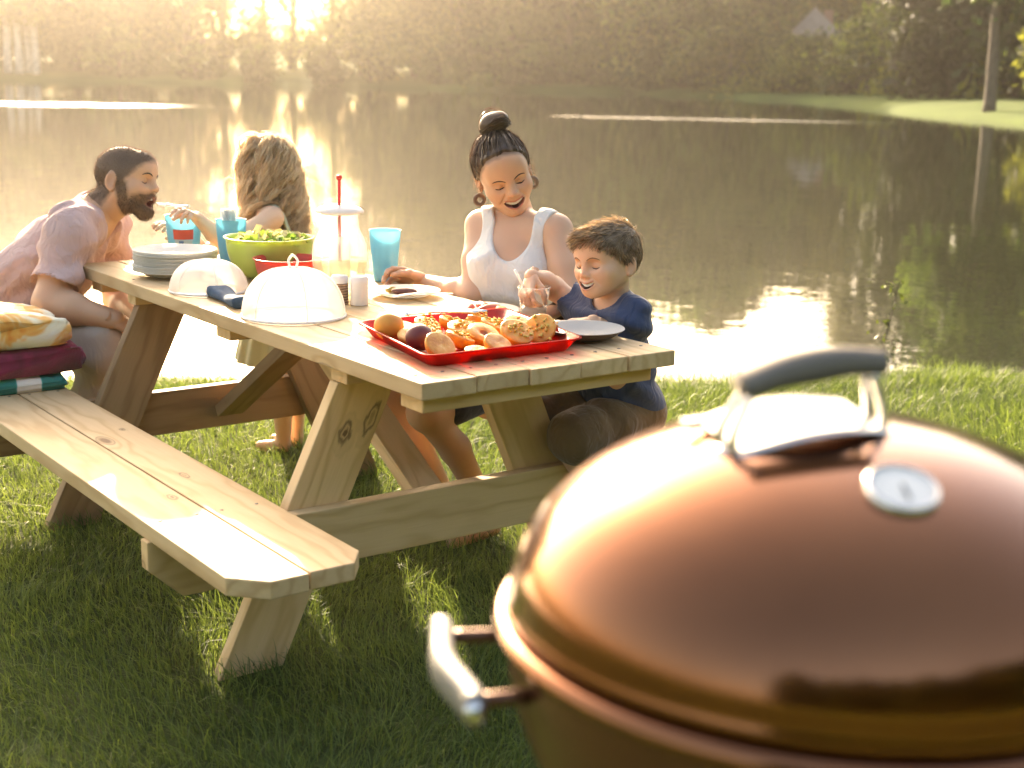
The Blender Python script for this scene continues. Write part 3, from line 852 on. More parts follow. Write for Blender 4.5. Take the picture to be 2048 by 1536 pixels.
# mesh food covers
t_ = NT('white_netting'); p_ = t_.obj()
w1 = t_.n('TexWave', {'Vector': p_, 'Scale': 130.0, 'Distortion': 0.0}, bands_direction='Z').outputs['Fac']
fac = t_.n('MapRange', {'Value': w1, 'To Min': .50, 'To Max': .82}).outputs[0]
lw = t_.n('LayerWeight', {'Blend': .35}).outputs['Facing']
fac = t_.math('ADD', fac, t_.math('MULTIPLY', lw, .25), True)
dn = t_.n('MixShader', {0: .5, 1: t_.n('BsdfDiffuse', {'Color': (.83, .81, .78)}).outputs[0], 2: t_.n('BsdfTranslucent', {'Color': (.83, .81, .78)}).outputs[0]}).outputs[0]
MAT_NET = t_.done(t_.n('MixShader', {0: fac, 1: t_.n('BsdfTransparent').outputs[0], 2: dn}).outputs[0])
def food_cover(c, r, h, label, loop=True):
    root = thing('food_cover', label, 'food cover', (c[0], c[1], TH), 'mesh food covers')
    prof = [(r * math.cos(a) ** .72 if a < PI / 2 - 1e-6 else 0, h * math.sin(a) + .004) for a in np.linspace(0, PI / 2, 18)]
    v, f = lathe(prof, 64, (c[0], c[1], TH)); obj('net', v, f, MAT_NET, root)
    v, f = lathe([(r + .0035 * math.cos(a), .004 + .0035 * math.sin(a)) for a in np.linspace(0, 2 * PI, 9)], 64, (c[0], c[1], TH)); obj('hoop', v, f, MAT_WPLAS, root)
    for k in range(3):   # bent wire ribs
        a0 = PI * k / 3 + .3
        pth = [(c[0] + math.cos(a0) * s * r * math.cos(a) ** .72, c[1] + math.sin(a0) * s * r * math.cos(a) ** .72, TH + h * math.sin(a) + .0045) for s, aa in ((1, np.linspace(0, PI / 2 - .01, 12)), (-1, np.linspace(PI / 2 - .01, 0, 12))) for a in aa]
        v, f = tube(pth, .0009, 6); obj('rib', v, f, MAT_WPLAS, root)
    if loop:
        pth = bez([(c[0] - .006, c[1] + .004, TH + h + .002), (c[0] - .010, c[1] + .006, TH + h + .022), (c[0], c[1], TH + h + .036), (c[0] + .010, c[1] - .006, TH + h + .022), (c[0] + .006, c[1] - .004, TH + h + .002)], 18)
        v, f = tube(pth, .0035, 8); obj('loop', v, f, MAT_WPLAS, root)
food_cover((.136, 1.35), .113, .088, 'smaller white mesh food cover beside the plate stack', False)
food_cover((.152, .855), .136, .125, 'large white mesh food cover with a loop on top', True)

# rolled navy napkin
t_ = NT('navy_cloth'); p_ = t_.obj()
MAT_NAVY = t_.done(t_.bsdf(Base_Color=t_.ramp(t_.noise(p_, 40, 3), [(.3, (.018, .045, .085)), (.7, (.04, .085, .14))]), Roughness=.9, Normal=t_.bump(t_.noise(p_, 220, 2), .4, .002)))
a, b = np.array([.118, 1.262, TH]), np.array([.088, 1.02, TH])
nv_, nf_ = [], []
ln = 26
T = unit(b - a); S = np.array([-T[1], T[0], 0])
for i in range(ln):
    u = i / (ln - 1); p = a + (b - a) * u
    for k in range(14):
        t = 2 * PI * k / 14
        w = .030 + .003 * math.sin(9 * u); hh = .014 + .003 * math.sin(7 * u + 1)
        nv_.append(p + S * w * np.sign(math.cos(t)) * abs(math.cos(t)) ** .6 + np.array([0, 0, hh + hh * .95 * np.sign(math.sin(t)) * abs(math.sin(t)) ** .6 + .0015 * math.sin(3 * t + 5 * u)]))
for i in range(ln - 1):
    for k in range(14):
        nf_.append([i * 14 + k, i * 14 + (k + 1) % 14, (i + 1) * 14 + (k + 1) % 14, (i + 1) * 14 + k])
nf_ += [list(range(14))[::-1], list(range((ln - 1) * 14, ln * 14))]
tag(obj('cloth_napkin', nv_, nf_, MAT_NAVY), 'folded navy cloth napkin between the two mesh covers', 'napkin')

# bowls
def bowl_thing(name, label, c, r, h, mat, foot=.45):
    root = thing(name, label, 'bowl', (c[0], c[1], TH))
    out = [(0, .001), (r * foot, .001), (r * foot + .004, .006)] + [(r * (foot + (1 - foot) * math.sin(t)), h * (1 - math.cos(t)) + .006 * (1 - t / 1.57)) for t in np.linspace(.15, PI / 2, 14)]
    rim = [(r + .006, h + .001), (r + .007, h + .004), (r + .002, h + .005), (r - .003, h)]
    inn = [((r - .004) * (foot + (1 - foot) * math.sin(t)), (h - .004) * (1 - math.cos(t)) + .006) for t in np.linspace(PI / 2 - .05, .15, 14)] + [(0, .008)]
    v, f = lathe(out + rim + inn, 64, (c[0], c[1], TH)); obj('shell', v, f, mat, root)
    return root
gb_ = (.407, 1.498)
bowl_thing('salad_bowl', 'lime green serving bowl of salad in the middle of the table', gb_, .133, .125, MAT_GREEN)
rb_ = (.368, 1.30)
bowl_thing('small_bowl', 'red bowl in front of the green salad bowl', rb_, .098, .085, MAT_REDB)
# salad: leaves heaped in the bowl
t_ = NT('salad_leaves'); a_ = t_.n('Attribute', attribute_name='Col').outputs['Color']
MAT_SALAD = t_.done(t_.n('MixShader', {0: .35, 1: t_.bsdf(Base_Color=a_, Roughness=.45), 2: t_.n('BsdfTranslucent', {'Color': a_}).outputs[0]}).outputs[0])
rs = np.random.default_rng(4)
n = 170
rr = .115 * np.sqrt(rs.uniform(0, 1, n)); th = rs.uniform(0, 6.28, n)
cen = np.c_[gb_[0] + rr * np.cos(th), gb_[1] + rr * np.sin(th), TH + .105 + .032 * (1 - (rr / .115) ** 2) + rs.normal(size=n) * .007]
V, Fq, Cc = [], [], []
pal = np.array([(.30, .42, .07), (.45, .52, .16), (.62, .63, .30), (.20, .33, .05), (.60, .50, .22)])
for i in range(n):
    a = unit(rs.normal(size=3) * [1, 1, .5]); b = unit(np.cross(a, rs.normal(size=3))); nn = np.cross(a, b); s = rs.uniform(.014, .026)
    g = [cen[i] + a * s * x + b * s * y * .7 + nn * s * .35 * (x * x - y * y + .4 * math.sin(3 * x + i)) for x in (-1, -.3, .4, 1) for y in (-.8, 0, .8)]
    o0 = len(V); V += g; Cc += [pal[rs.integers(0, 5)] * rs.uniform(.8, 1.15)] * 12
    for p in range(3):
        for q in range(2):
            Fq.append([o0 + p * 3 + q, o0 + p * 3 + q + 1, o0 + (p + 1) * 3 + q + 1, o0 + (p + 1) * 3 + q])
o = obj('salad', V, Fq, MAT_SALAD); colour_attr(o, np.array(Cc)); tag(o, 'loose green salad leaves heaped in the lime bowl', 'salad', kind='stuff')
# sauce in the red bowl
v, f = lathe([(0, .060), (.04, .061), (.075, .059), (.088, .056)], 40, (rb_[0], rb_[1], TH))
v[:, 2] += .004 * vnoise(v, 60, 2)
tag(obj('red_salsa', v, f, simple('salsa', (.33, .045, .02), .3, bump=.6, bscale=90)), 'red salsa filling the small red bowl', 'food')

# pitcher with lid and stirring stick
px_, py_ = .441, 1.12
pit = thing('glass_pitcher', 'clear shouldered pitcher with white lid behind the large mesh cover', 'pitcher', (px_, py_, TH))
prof = [(0, .003), (.058, .003), (.066, .012), (.073, .05), (.079, .09), (.080, .115), (.076, .145), (.066, .172), (.057, .190), (.0535, .205), (.0535, .236)]
v, f = lathe(prof, 64, (px_, py_, TH)); jar = obj('jar', v, f, MAT_GLASS, pit)
v, f = lathe([(0, .006), (.056, .006), (.064, .014), (.0705, .05), (.0765, .09), (.0768, .102), (0, .103)], 56, (px_, py_, TH)); obj('lemonade', v, f, glassy('pale_lemonade', (.95, .90, .74), .02, .6), pit)
v, f = lathe([(.050, .232), (.054, .234), (.069, .238), (.070, .242), (.060, .250), (.035, .259), (0, .263)], 56, (px_, py_, TH)); obj('lid', v, f, MAT_WPLAS, pit)
v, f = lathe([(0, .05), (.030, .05), (.031, .17), (0, .17)], 32, (px_, py_, TH)); obj('ice_core', v, f, plastic('white_core', (.8, .79, .77), .5, .3), pit)
sx, sy = px_ - .012, py_ - .020
v, f = tube([(sx, sy, TH + .10), (sx, sy, TH + .20), (sx, sy, TH + .335)], .0048, 10); st = obj('stirring_stick', v, f, MAT_REDB, pit)
v, f = lathe([(0, .345), (.008, .343), (.009, .337), (.006, .331), (0, .330)], 16, (sx, sy, TH)); obj('stick_cap', v, f, MAT_REDB, st)
tag(jar)

# shakers in front of the pitcher
t_ = NT('woven_brown'); p_ = t_.obj()
wv_ = t_.n('TexWave', {'Vector': p_, 'Scale': 42.0, 'Distortion': 2.0, 'Detail': 2.0}, bands_direction='Z').outputs['Fac']
MAT_WICK = t_.done(t_.bsdf(Base_Color=t_.mix(wv_, (.14, .085, .05), (.42, .29, .19)), Roughness=.7, Normal=t_.bump(wv_, .6, .003)))
def shaker(c, mat, label, r=.024, h=.062):
    root = thing('shaker', label, 'shaker', (c[0], c[1], TH), 'salt and pepper shakers')
    v, f = lathe([(0, .001), (r, .001), (r + .001, .004), (r, h), (0, h)], 32, (c[0], c[1], TH)); obj('body', v, f, mat, root, auto=40)
    v, f = lathe([(r + .001, h - .002), (r + .0015, h + .012), (r * .85, h + .019), (0, h + .021)], 32, (c[0], c[1], TH)); obj('cap', v, f, MAT_WPLAS, root, auto=40)
shaker((.352, .965), MAT_WICK, 'brown pepper shaker between the large mesh cover and the white one')
shaker((.392, .925), MAT_WPLAS, 'white salt shaker on the right of the brown one')

# tumblers
def tumbler(c, r0, r1, h, mat, label, name='tumbler', group='blue plastic tumblers'):
    root = thing(name, label, 'cup', (c[0], c[1], TH), group)
    v, f = lathe([(0, .002), (r0, .002), (r0 + .002, .006)] + [(r0 + .002 + (r1 - r0 - .002) * t, .006 + (h - .006) * t) for t in np.linspace(.1, 1, 8)] + [(r1 + .0015, h + .001), (r1 - .0015, h)] + [(r1 - .002 - (r1 - r0) * t, h - (h - .008) * t) for t in np.linspace(.1, 1, 7)] + [(0, .008)], 48, (c[0], c[1], TH))
    obj('wall', v, f, mat, root)
    return root
tumbler((.687, 1.275), .033, .049, .158, MAT_BLUE, 'pale blue tumbler held in the woman\'s hand')
tumbler((.43, 1.819), .036, .050, .150, MAT_BLUE, 'blue cup packed with white plastic cutlery')
lc = tumbler((.345, 2.005), .046, .061, .150, MAT_BLUE, 'blue cup with a red label, behind the plate stack')
# printed label on the left cup, wrapped on its camera side
def label_patch(c, r, z0, z1, a0, a1, mat, par, name):
    aa = np.linspace(a0, a1, 14); V = []; Fx = []
    for i, a in enumerate(aa):
        for z in (z0, z1): V.append((c[0] + (r + (z - .006) * .1042) * math.cos(a), c[1] + (r + (z - .006) * .1042) * math.sin(a), TH + z))
    for i in range(13): Fx.append([2 * i, 2 * i + 2, 2 * i + 3, 2 * i + 1])
    return obj(name, V, Fx, mat, par)
am = math.atan2(CAM[1] - 2.005, CAM[0] - .345)
MAT_LRED = simple('label_red', (.62, .09, .06), .5); MAT_LNAVY = simple('label_blue', (.08, .17, .34), .5); MAT_LYEL = simple('label_lime', (.55, .6, .12), .5)
label_patch((.345, 2.005), .0495, .075, .108, am - .62, am + .55, MAT_LRED, lc, 'red_label')
label_patch((.345, 2.005), .0495, .020, .0735, am - .55, am + .5, simple('label_pale', (.45, .55, .55), .5), lc, 'label_ground')
label_patch((.345, 2.005), .0502, .030, .070, am - .3, am - .02, MAT_LNAVY, lc, 'label_blue_block')
label_patch((.345, 2.005), .0502, .030, .056, am + .08, am + .4, MAT_LYEL, lc, 'label_lime_block')
# plastic cutlery standing in the cup
def cutlery(c, tilt, ang, rot, kind, label, name):
    L = .175
    w = [(-.004, 0), (.004, 0), (.0045, .08), (.0035, .11)]
    if kind == 'spoon': head = [(.013, .13), (.015, .15), (.010, .17), (0, .176), (-.010, .17), (-.015, .15), (-.013, .13)]
    elif kind == 'knife': head = [(.008, .12), (.009, .16), (.004, .18), (-.006, .178), (-.008, .12)]
    else: head = [(.011, .13), (.012, .175), (.008, .175), (.007, .15), (.004, .15), (.003, .177), (-.003, .177), (-.004, .15), (-.007, .15), (-.008, .175), (-.012, .175), (-.011, .13)]
    out = w + head + [(-.0035, .11), (-.0045, .08)]
    v, f = prism(out, -.0012, .0012, 0)
    v = v[:, [0, 2, 1]]
    M = np.array(Matrix.Rotation(ang, 3, 'Z') @ Matrix.Rotation(tilt, 3, 'Y') @ Matrix.Rotation(rot, 3, 'Z'))
    v = v @ M.T + np.array([c[0], c[1], TH + .012])
    tag(obj(name, v, f, MAT_WPLAS, smooth=False), label, 'cutlery', 'white plastic cutlery in the blue cup')
rk = random.Random(8)
for i in range(11):
    k = ('spoon', 'knife', 'fork')[i % 3]; a = rk.uniform(0, 6.28)
    nm = {'spoon': 'plastic_spoon', 'knife': 'plastic_knife', 'fork': 'plastic_fork'}[k]
    cutlery((.43 - .02 * math.cos(a) + rk.uniform(-.006, .006), 1.819 - .02 * math.sin(a) + rk.uniform(-.006, .006)), rk.uniform(.16, .27), a, rk.uniform(0, 6.28), k, 'white plastic %s standing in the blue cutlery cup' % k, nm)

# plates with food
def plate(c, r, label, mat=MAT_WHITE, z=0.0, name='dinner_plate'):
    prof = [(0, .003), (r * .62, .0025), (r * .68, .005), (r * .95, .015), (r, .0155), (r, .018), (r * .94, .018), (r * .67, .0085), (r * .6, .006), (0, .0065)]
    v, f = lathe(prof, 56, (c[0], c[1], TH + .001 + z)); return tag(obj(name, v, f, mat), label, 'plate', 'plates laid on the table')
plate((.585, .996), .104, 'white plate with brown meat and a plastic fork, beside the blue tumbler')
plate((.592, .623), .106, 'white plate with red grilled peppers in front of the woman')
def blob(c, rad, col, label, name, cat='food', seed=0, group=None, rough=.4, amp=.18, parent=None, mat=None, rotz=0.0):
    bm = bmesh.new(); bmesh.ops.create_icosphere(bm, subdivisions=3, radius=1.0)
    v = np.array([tuple(q.co) for q in bm.verts]); f = [[q.index for q in p.verts] for p in bm.faces]; bm.free()
    v = v * (1 + amp * vnoise(v, 1.6, seed))[:, None] * np.asarray(rad)
    c_, s_ = math.cos(rotz), math.sin(rotz); v = np.c_[v[:, 0] * c_ - v[:, 1] * s_, v[:, 0] * s_ + v[:, 1] * c_, v[:, 2]]
    o = obj(name, v + np.asarray(c), f, mat or simple(name, col, rough, var=.25, scale=40, bump=.3, bscale=120), parent)
    return tag(o, label, cat, group) if parent is None else o
z1 = TH + .0085
blob((.575, .985, z1 + .008), (.036, .017, .011), (.16, .05, .03), 'slice of brown grilled meat on the plate by the tumbler', 'grilled_meat', seed=2, rotz=-.6)
blob((.555, 1.02, z1 + .009), (.017, .013, .010), (.55, .33, .06), 'small heap of yellow corn on the plate by the tumbler', 'corn_salad', seed=3, amp=.35)
def fork_at(c, ang, label, name='plastic_fork', z=.02, mat=None, L=1.0):
    out = [(-.004, 0), (.004, 0), (.0045, .08), (.0035, .105), (.011, .13), (.012, .172), (.008, .172), (.007, .15), (.004, .15), (.003, .175), (-.003, .175), (-.004, .15), (-.007, .15), (-.008, .172), (-.012, .172), (-.011, .13), (-.0035, .105), (-.0045, .08)]
    v, f = prism(out, -.0012, .0012, 0); v = v * L
    v[:, 2] += .006 * np.sin((v[:, 1] / .175) * PI * 1.3)
    c_, s_ = math.cos(ang), math.sin(ang)
    tag(obj(name, np.c_[v[:, 0] * c_ - v[:, 1] * s_ + c[0], v[:, 0] * s_ + v[:, 1] * c_ + c[1], v[:, 2] + TH + z], f, mat or MAT_WPLAS, smooth=False), label, 'fork')
fork_at((.66, .86), 1.2, 'white plastic fork lying across the plate with meat')
for i, (dx, dy, l, a) in enumerate(((-.025, .02, .045, .3), (.02, -.012, .040, -.3), (.03, .035, .03, .9))):
    blob((.592 + dx, .623 + dy, z1 + .010), (l, .014, .010), (.55, .07, .025), ('long red grilled pepper at the left of the plate', 'red grilled pepper at the right of the plate', 'short red pepper piece at the back of the plate')[i], 'grilled_pepper', seed=10 + i, rotz=a + .5, group='grilled peppers')
for i, (dx, dy) in enumerate(((.045, -.02), (-.05, -.025))):
    blob((.592 + dx, .623 + dy, z1 + .008), (.022, .018, .009), (.60, .42, .16), ('yellow potato piece on the right of the pepper plate', 'yellow potato piece on the left of the pepper plate')[i], 'potato_piece', seed=20 + i, amp=.3)
# the boy's deep plate: pale inside, shade on its outer wall painted as dark brown
MAT_PLATE_SHADE = simple('shaded_plate_wall', (.10, .06, .04), .5)
root = thing('deep_plate', 'deep pale plate in front of the boy, its outer wall coloured dark as shade', 'plate', (.612, .212, TH), 'plates laid on the table')
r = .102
v, f = lathe([(0, .001), (r * .45, .001), (r * .5, .004), (r * .75, .011), (r * .96, .025), (r, .029)], 56, (.612, .212, TH)); obj('underside', v, f, MAT_PLATE_SHADE, root)
v, f = lathe([(r, .0295), (r * .99, .031), (r * .95, .029), (r * .74, .0145), (r * .5, .0065), (0, .0065)], 56, (.612, .212, TH)); obj('inside', v, f, MAT_WHITE, root)

# clear cup in front of the boy with a white spoon
bc = (.672, .495)
root = thing('clear_cup', 'clear plastic cup with melting ice cream in front of the boy', 'cup', (bc[0], bc[1], TH))
v, f = lathe([(0, .002), (.031, .002)] + [(.031 + .012 * t, .002 + .084 * t) for t in np.linspace(.1, 1, 8)] + [(.0455, .087), (.0435, .089), (.0425, .087)], 48, (bc[0], bc[1], TH)); obj('wall', v, f, MAT_CLEAR, root)
v, f = lathe([(0, .004), (.030, .004), (.035, .030), (.028, .036), (0, .040)], 40, (bc[0], bc[1], TH)); obj('ice_cream', v, f, plastic('cream', (.82, .76, .66), .3, rough=.4), root)

# red tray of grilled fruit
ta_, tb_, tc_, td_ = np.array([.075, .095]), np.array([.515, .085]), np.array([.600, .525]), np.array([.160, .545])
tray = thing('red_tray', 'clear red plastic tray of grilled peaches at the near end of the table', 'tray', (.335, .31, TH))
def tray_ring(inset, z, n=6):
    cs = [ta_, tb_, tc_, td_]; ce = sum(cs) / 4; out = []
    cs = [c + (ce - c) * inset for c in cs]
    for i in range(4):
        p, q, r_ = cs[i - 1], cs[i], cs[(i + 1) % 4]
        rr = .035; u = unit(p - q); w = unit(r_ - q)
        for t in np.linspace(0, 1, n):
            out.append((1 - t) ** 2 * (q + u * rr) + 2 * t * (1 - t) * q + t * t * (q + w * rr))
    return np.c_[np.array(out), np.full(len(out), TH + z)]
rings = [tray_ring(.16, .0015), tray_ring(.12, .002), tray_ring(.03, .030), tray_ring(.0, .033), tray_ring(-.006, .031), tray_ring(-.004, .0345), tray_ring(.03, .0335), tray_ring(.115, .006), tray_ring(.16, .0055)]
m = len(rings[0]); V = np.concatenate(rings); Fx = []
for i in range(len(rings) - 1):
    for j in range(m): Fx.append([i * m + j, i * m + (j + 1) % m, (i + 1) * m + (j + 1) % m, (i + 1) * m + j])
Fx.append(list(range(m))[::-1]); Fx.append(list(range((len(rings) - 1) * m, len(rings) * m)))
obj('dish', V, Fx, MAT_REDT, tray)
# fruit in the tray
t_ = NT('peach_skin'); p_ = t_.obj()
MAT_PEACH = t_.done(t_.bsdf(Base_Color=t_.ramp(t_.noise(p_, 18, 3), [(.35, (.68, .25, .03)), (.55, (.74, .32, .04)), (.7, (.55, .10, .03))]), Roughness=.55, Subsurface_Weight=.15, Subsurface_Radius=(.01, .004, .002)))
t_ = NT('plum_skin'); p_ = t_.obj()
MAT_PLUM = t_.done(t_.bsdf(Base_Color=t_.ramp(t_.noise(p_, 14, 3), [(.35, (.09, .012, .012)), (.6, (.17, .025, .018)), (.75, (.42, .10, .04))]), Roughness=.5))
t_ = NT('peach_flesh'); p_ = t_.obj()
MAT_FLESH = t_.done(t_.bsdf(Base_Color=t_.ramp(t_.noise(p_, 34, 4), [(.3, (.58, .17, .02)), (.5, (.74, .31, .04)), (.7, (.80, .46, .11))]), Roughness=.35, Subsurface_Weight=.2, Subsurface_Radius=(.012, .006, .002), Normal=t_.bump(t_.noise(p_, 140, 3), .5, .003)))
MAT_PIT = simple('stone_hollow', (.42, .12, .04), .6, var=.4, scale=60, bump=.8, bscale=150)
def fruit(c, r, mat, label, name, rot=(0, 0, 0)):
    n1, n2 = 20, 28; V = []; 
    for i in range(n1 + 1):
        a = PI * i / n1
        for j in range(n2):
            b = 2 * PI * j / n2
            cre = 1 - .07 * math.exp(-((((b + PI) % (2 * PI)) - PI) / .28) ** 2) * math.sin(a)
            dim = 1 - .16 * math.exp(-(a / .35) ** 2)
            V.append((r * cre * math.sin(a) * math.cos(b), r * cre * math.sin(a) * math.sin(b), r * .95 * math.cos(a) * dim))
    Fx = [[i * n2 + j, i * n2 + (j + 1) % n2, (i + 1) * n2 + (j + 1) % n2, (i + 1) * n2 + j] for i in range(n1) for j in range(n2)]
    M = np.array((Matrix.Rotation(rot[2], 3, 'Z') @ Matrix.Rotation(rot[1], 3, 'Y') @ Matrix.Rotation(rot[0], 3, 'X')))
    return tag(obj(name, np.array(V) @ M.T + np.array(c), Fx, mat), label, 'fruit', 'fruit in the red tray')
def half(c, r, label, rot=(0, 0, 0), stuffed=False, name='peach_half', squash=1.0, hollow=False):
    """half a grilled peach: skin dome, cut face, hollow of the stone"""
    root = thing(name, label, 'fruit', c, 'fruit in the red tray')
    M = np.array((Matrix.Rotation(rot[2], 3, 'Z') @ Matrix.Rotation(rot[1], 3, 'Y') @ Matrix.Rotation(rot[0], 3, 'X')))
    sc_ = np.array([1, squash, 1])
    v, f = lathe([(0, -r * .82)] + [(r * math.sin(a), -r * .82 * math.cos(a)) for a in np.linspace(.15, PI / 2, 12)], 30); obj('skin', (v * sc_) @ M.T + np.array(c), f, MAT_PEACH, root)
    v, f = lathe([(r, 0), (r * .97, .003), (r * .40, .002), (r * .26, -.001), (r * .15, -.005), (0, -.006)] if hollow else [(r, 0), (r * .97, .002), (r * .85, .0028), (r * .4, .003), (r * .2, .0025), (0, .002)], 30)
    v[:, 2] += .0015 * vnoise(v, 90, 3); ff = obj('cut_face', (v * sc_) @ M.T + np.array(c), f, MAT_FLESH, root)
    v, f = lathe([(r * .25, .0000), (r * .16, -.0035), (0, -.0045)], 20)
    if hollow: obj('stone_hollow', (v * sc_) @ M.T + np.array(c), f, MAT_PIT, root)
    if stuffed:
        rs_ = np.random.default_rng(int(abs(c[0]) * 1e4)); bits = []
        for i in range(26):
            q = rs_.normal(size=3) * [r * .38, r * .38 * squash, .0] ; s = rs_.uniform(.003, .006)
            vv, f2 = rbox(s * 1.6, s, s, s * .2, 1); R3 = np.array(Matrix.Rotation(rs_.uniform(0, 3), 3, 'Z'))
            bits.append((vv @ R3.T + q + [0, 0, .004 + rs_.uniform(0, .007)], f2))
        v, f = join(*bits); o = obj('crumble', v @ M.T + np.array(c), f, MAT_CRUMB, root); o['kind'] = 'stuff'
    return root
t_ = NT('crumble_topping'); p_ = t_.obj()
MAT_CRUMB = t_.done(t_.bsdf(Base_Color=t_.ramp(t_.noise(p_, 160, 2), [(.35, (.22, .26, .04)), (.5, (.78, .48, .09)), (.65, (.50, .20, .04))]), Roughness=.7))
zt_ = TH + .008
fruit((.170, .405, zt_ + .034), .036, MAT_PEACH, 'whole golden peach at the left end of the red tray', 'peach', (.3, .2, 1))
fruit((.165, .262, zt_ + .031), .033, MAT_PLUM, 'dark red plum beside the golden peach', 'plum', (.5, .1, 2))
half((.160, .165, zt_ + .030), .038, 'peach half tipped towards the near tray edge, beside the plum', (.75, -.15, .3))
half((.262, .235, zt_ + .028), .036, 'peach half with a dark stone hollow right of the plum', (.35, .1, .9), True, hollow=True)
half((.335, .245, zt_ + .029), .040, 'pale cut peach half in the centre of the tray', (.45, -.05, .2), hollow=True)
half((.305, .145, zt_ + .024), .036, 'orange peach half lying against the near rim of the tray', (.6, .1, .1), False, squash=.9)
half((.400, .200, zt_ + .034), .042, 'large peach half piled with golden crumble', (.55, .15, -.3), True)
half((.470, .205, zt_ + .034), .040, 'peach half with crumble at the right end of the tray', (.85, -.3, -.75), True)
half((.250, .36, zt_ + .026), .037, 'peach half with crumble behind the plum', (.2, .1, 0), True)
half((.345, .350, zt_ + .026), .037, 'peach half in the middle of the back row', (.25, -.1, 0), True)
half((.430, .330, zt_ + .028), .038, 'peach half at the back right of the tray', (.3, .1, .4), True)
half((.500, .335, zt_ + .026), .034, 'small peach half at the back right corner of the tray', (.3, -.2, .4), False)
half((.235, .445, zt_ + .024), .034, 'peach half at the back left of the tray', (.2, .0, .4), False)
half((.238, .135, zt_ + .016), .030, 'pale slice of peach lying low behind the near rim', (.2, 0, 0), False, squash=.8)
for i, (x, y, rr, lb) in enumerate(((.185, .335, .030, 'small peach half tucked between the golden peach and the plum'), (.300, .435, .034, 'peach half with crumble at the back of the tray, left of the tongs'), (.372, .435, .033, 'peach half with crumble at the back of the tray, under the tongs'), (.452, .425, .034, 'peach half with crumble at the back of the tray, right of the tongs'), (.530, .255, .030, 'small peach half at the far right end of the tray'))):
    half((x, y, zt_ + .024), rr, lb, (.35, .1 * (i - 2), .5 * i), i > 0)
# serving tongs leaning on the tray's back edge
tg = thing('serving_tongs', 'thin steel serving tongs lying over the back of the red tray', 'tongs', (.42, .50, TH))
for s in (-1, 1):
    a, b = np.array([.385, .665, TH + .012]), np.array([.40 + .012 * s, .345, TH + .066])
    v, f = tube(bez([a, (a + b) / 2 + [s * .014, 0, .006], b], 10), [.003] * 8 + [.0045, .005], 8); obj('arm', v, f, MAT_STEEL, tg)
v, f = lathe([(0, .007), (.006, .005), (.007, 0), (.006, -.005), (0, -.007)], 12, (.385, .665, TH + .012)); obj('hinge', v, f, MAT_STEEL, tg)

# ------------------------------------------------------------------ folded towels on the left bench
def towel_material(name, stops, scale, vec=(1, 1, 1), rough=.95):
    t = NT(name); p = t.obj()
    w = t.noise(t.mapping(p, vec), scale, 3, .6, .8)
    c = t.ramp(w, stops)
    return t.done(t.bsdf(Base_Color=c, Roughness=rough, Sheen_Weight=.3, Normal=t.bump(t.noise(p, 350, 2), .5, .003)))
MAT_TOW1 = towel_material('tie_dye_towel', [(.36, (.80, .26, .03)), (.47, (.86, .46, .12)), (.55, (.88, .78, .56)), (.7, (.90, .86, .74))], 6.5)
MAT_TOW2 = towel_material('crimson_towel', [(.35, (.10, .006, .02)), (.6, (.22, .012, .05)), (.75, (.36, .02, .09))], 8.0)
t_ = NT('teal_stripe_towel'); p_ = t_.obj()
wv_ = t_.n('TexWave', {'Vector': p_, 'Scale': 2.1, 'Distortion': .3, 'Phase Offset': 1.0}, bands_direction='X').outputs['Fac']
MAT_TOW3 = t_.done(t_.bsdf(Base_Color=t_.ramp(wv_, [(.42, (.02, .20, .17)), (.5, (.05, .33, .30)), (.56, (.78, .72, .66)), (.9, (.80, .74, .68))]), Roughness=.95, Normal=t_.bump(t_.noise(p_, 350, 2), .5, .003)))
def towel(c, sx, sy, h, mat, label, layers=3, seed=0, rotz=0.0, droop=.0):
    """folded towel: rounded folds at the ends, soft wrinkles"""
    nu, nv = 44, 30; V = []; Fx = []
    prof = []
    N = 56
    # cross-section (x,z): stacked folds with rounded noses
    for k in range(N):
        t = 2 * PI * k / N
        x = np.sign(math.cos(t)) * abs(math.cos(t)) ** .35; z = np.sign(math.sin(t)) * abs(math.sin(t)) ** .55
        gro = 0.0
        if abs(x) > .93:
            gro = .09 * (1 - abs(math.sin(z * PI * layers / 2 + (PI / 2 if layers % 2 == 0 else 0))))
        prof.append((x * (1 - gro), z))
    for i in range(nu):
        y = -1 + 2 * i / (nu - 1)
        for (x, z) in prof:
            e = (1 - abs(y) ** 8 * .3)
            px2, py2 = x * sx / 2, y * sy / 2
            pz = (z * .5 + .5) * h * e
            wob = .012 * vnoise(np.array([[px2, py2, pz * 3]]), 15, seed)[0] + .008 * vnoise(np.array([[px2, py2, pz * 2]]), 36, seed + 1)[0]
            dr = -droop * max(0, abs(x) - .6) ** 2 * 6 * (pz / h)
            V.append((px2 + wob, py2 + wob * .6 * (1 + abs(y)), max(0.0005, pz + (wob * 1.6 if pz > .3 * h else 0) + dr * h)))
    for i in range(nu - 1):
        for k in range(N): Fx.append([i * N + k, i * N + (k + 1) % N, (i + 1) * N + (k + 1) % N, (i + 1) * N + k])
    Fx += [list(range(N))[::-1], list(range((nu - 1) * N, nu * N))]
    V = np.array(V); c_, s_ = math.cos(rotz), math.sin(rotz)
    V = np.c_[V[:, 0] * c_ - V[:, 1] * s_, V[:, 0] * s_ + V[:, 1] * c_, V[:, 2]] + np.array(c)
    return tag(obj('folded_towel', V, Fx, mat), label, 'towel', 'folded towels stacked on the bench')
towel((-.325, 1.83, .4192), .33, .21, .050, MAT_TOW3, 'teal and white striped towel, lowest of the folded stack on the bench', 2, 1)
towel((-.295, 1.83, .4690), .37, .22, .088, MAT_TOW2, 'dark crimson towel in the middle of the folded stack', 2, 5, .06, .12)
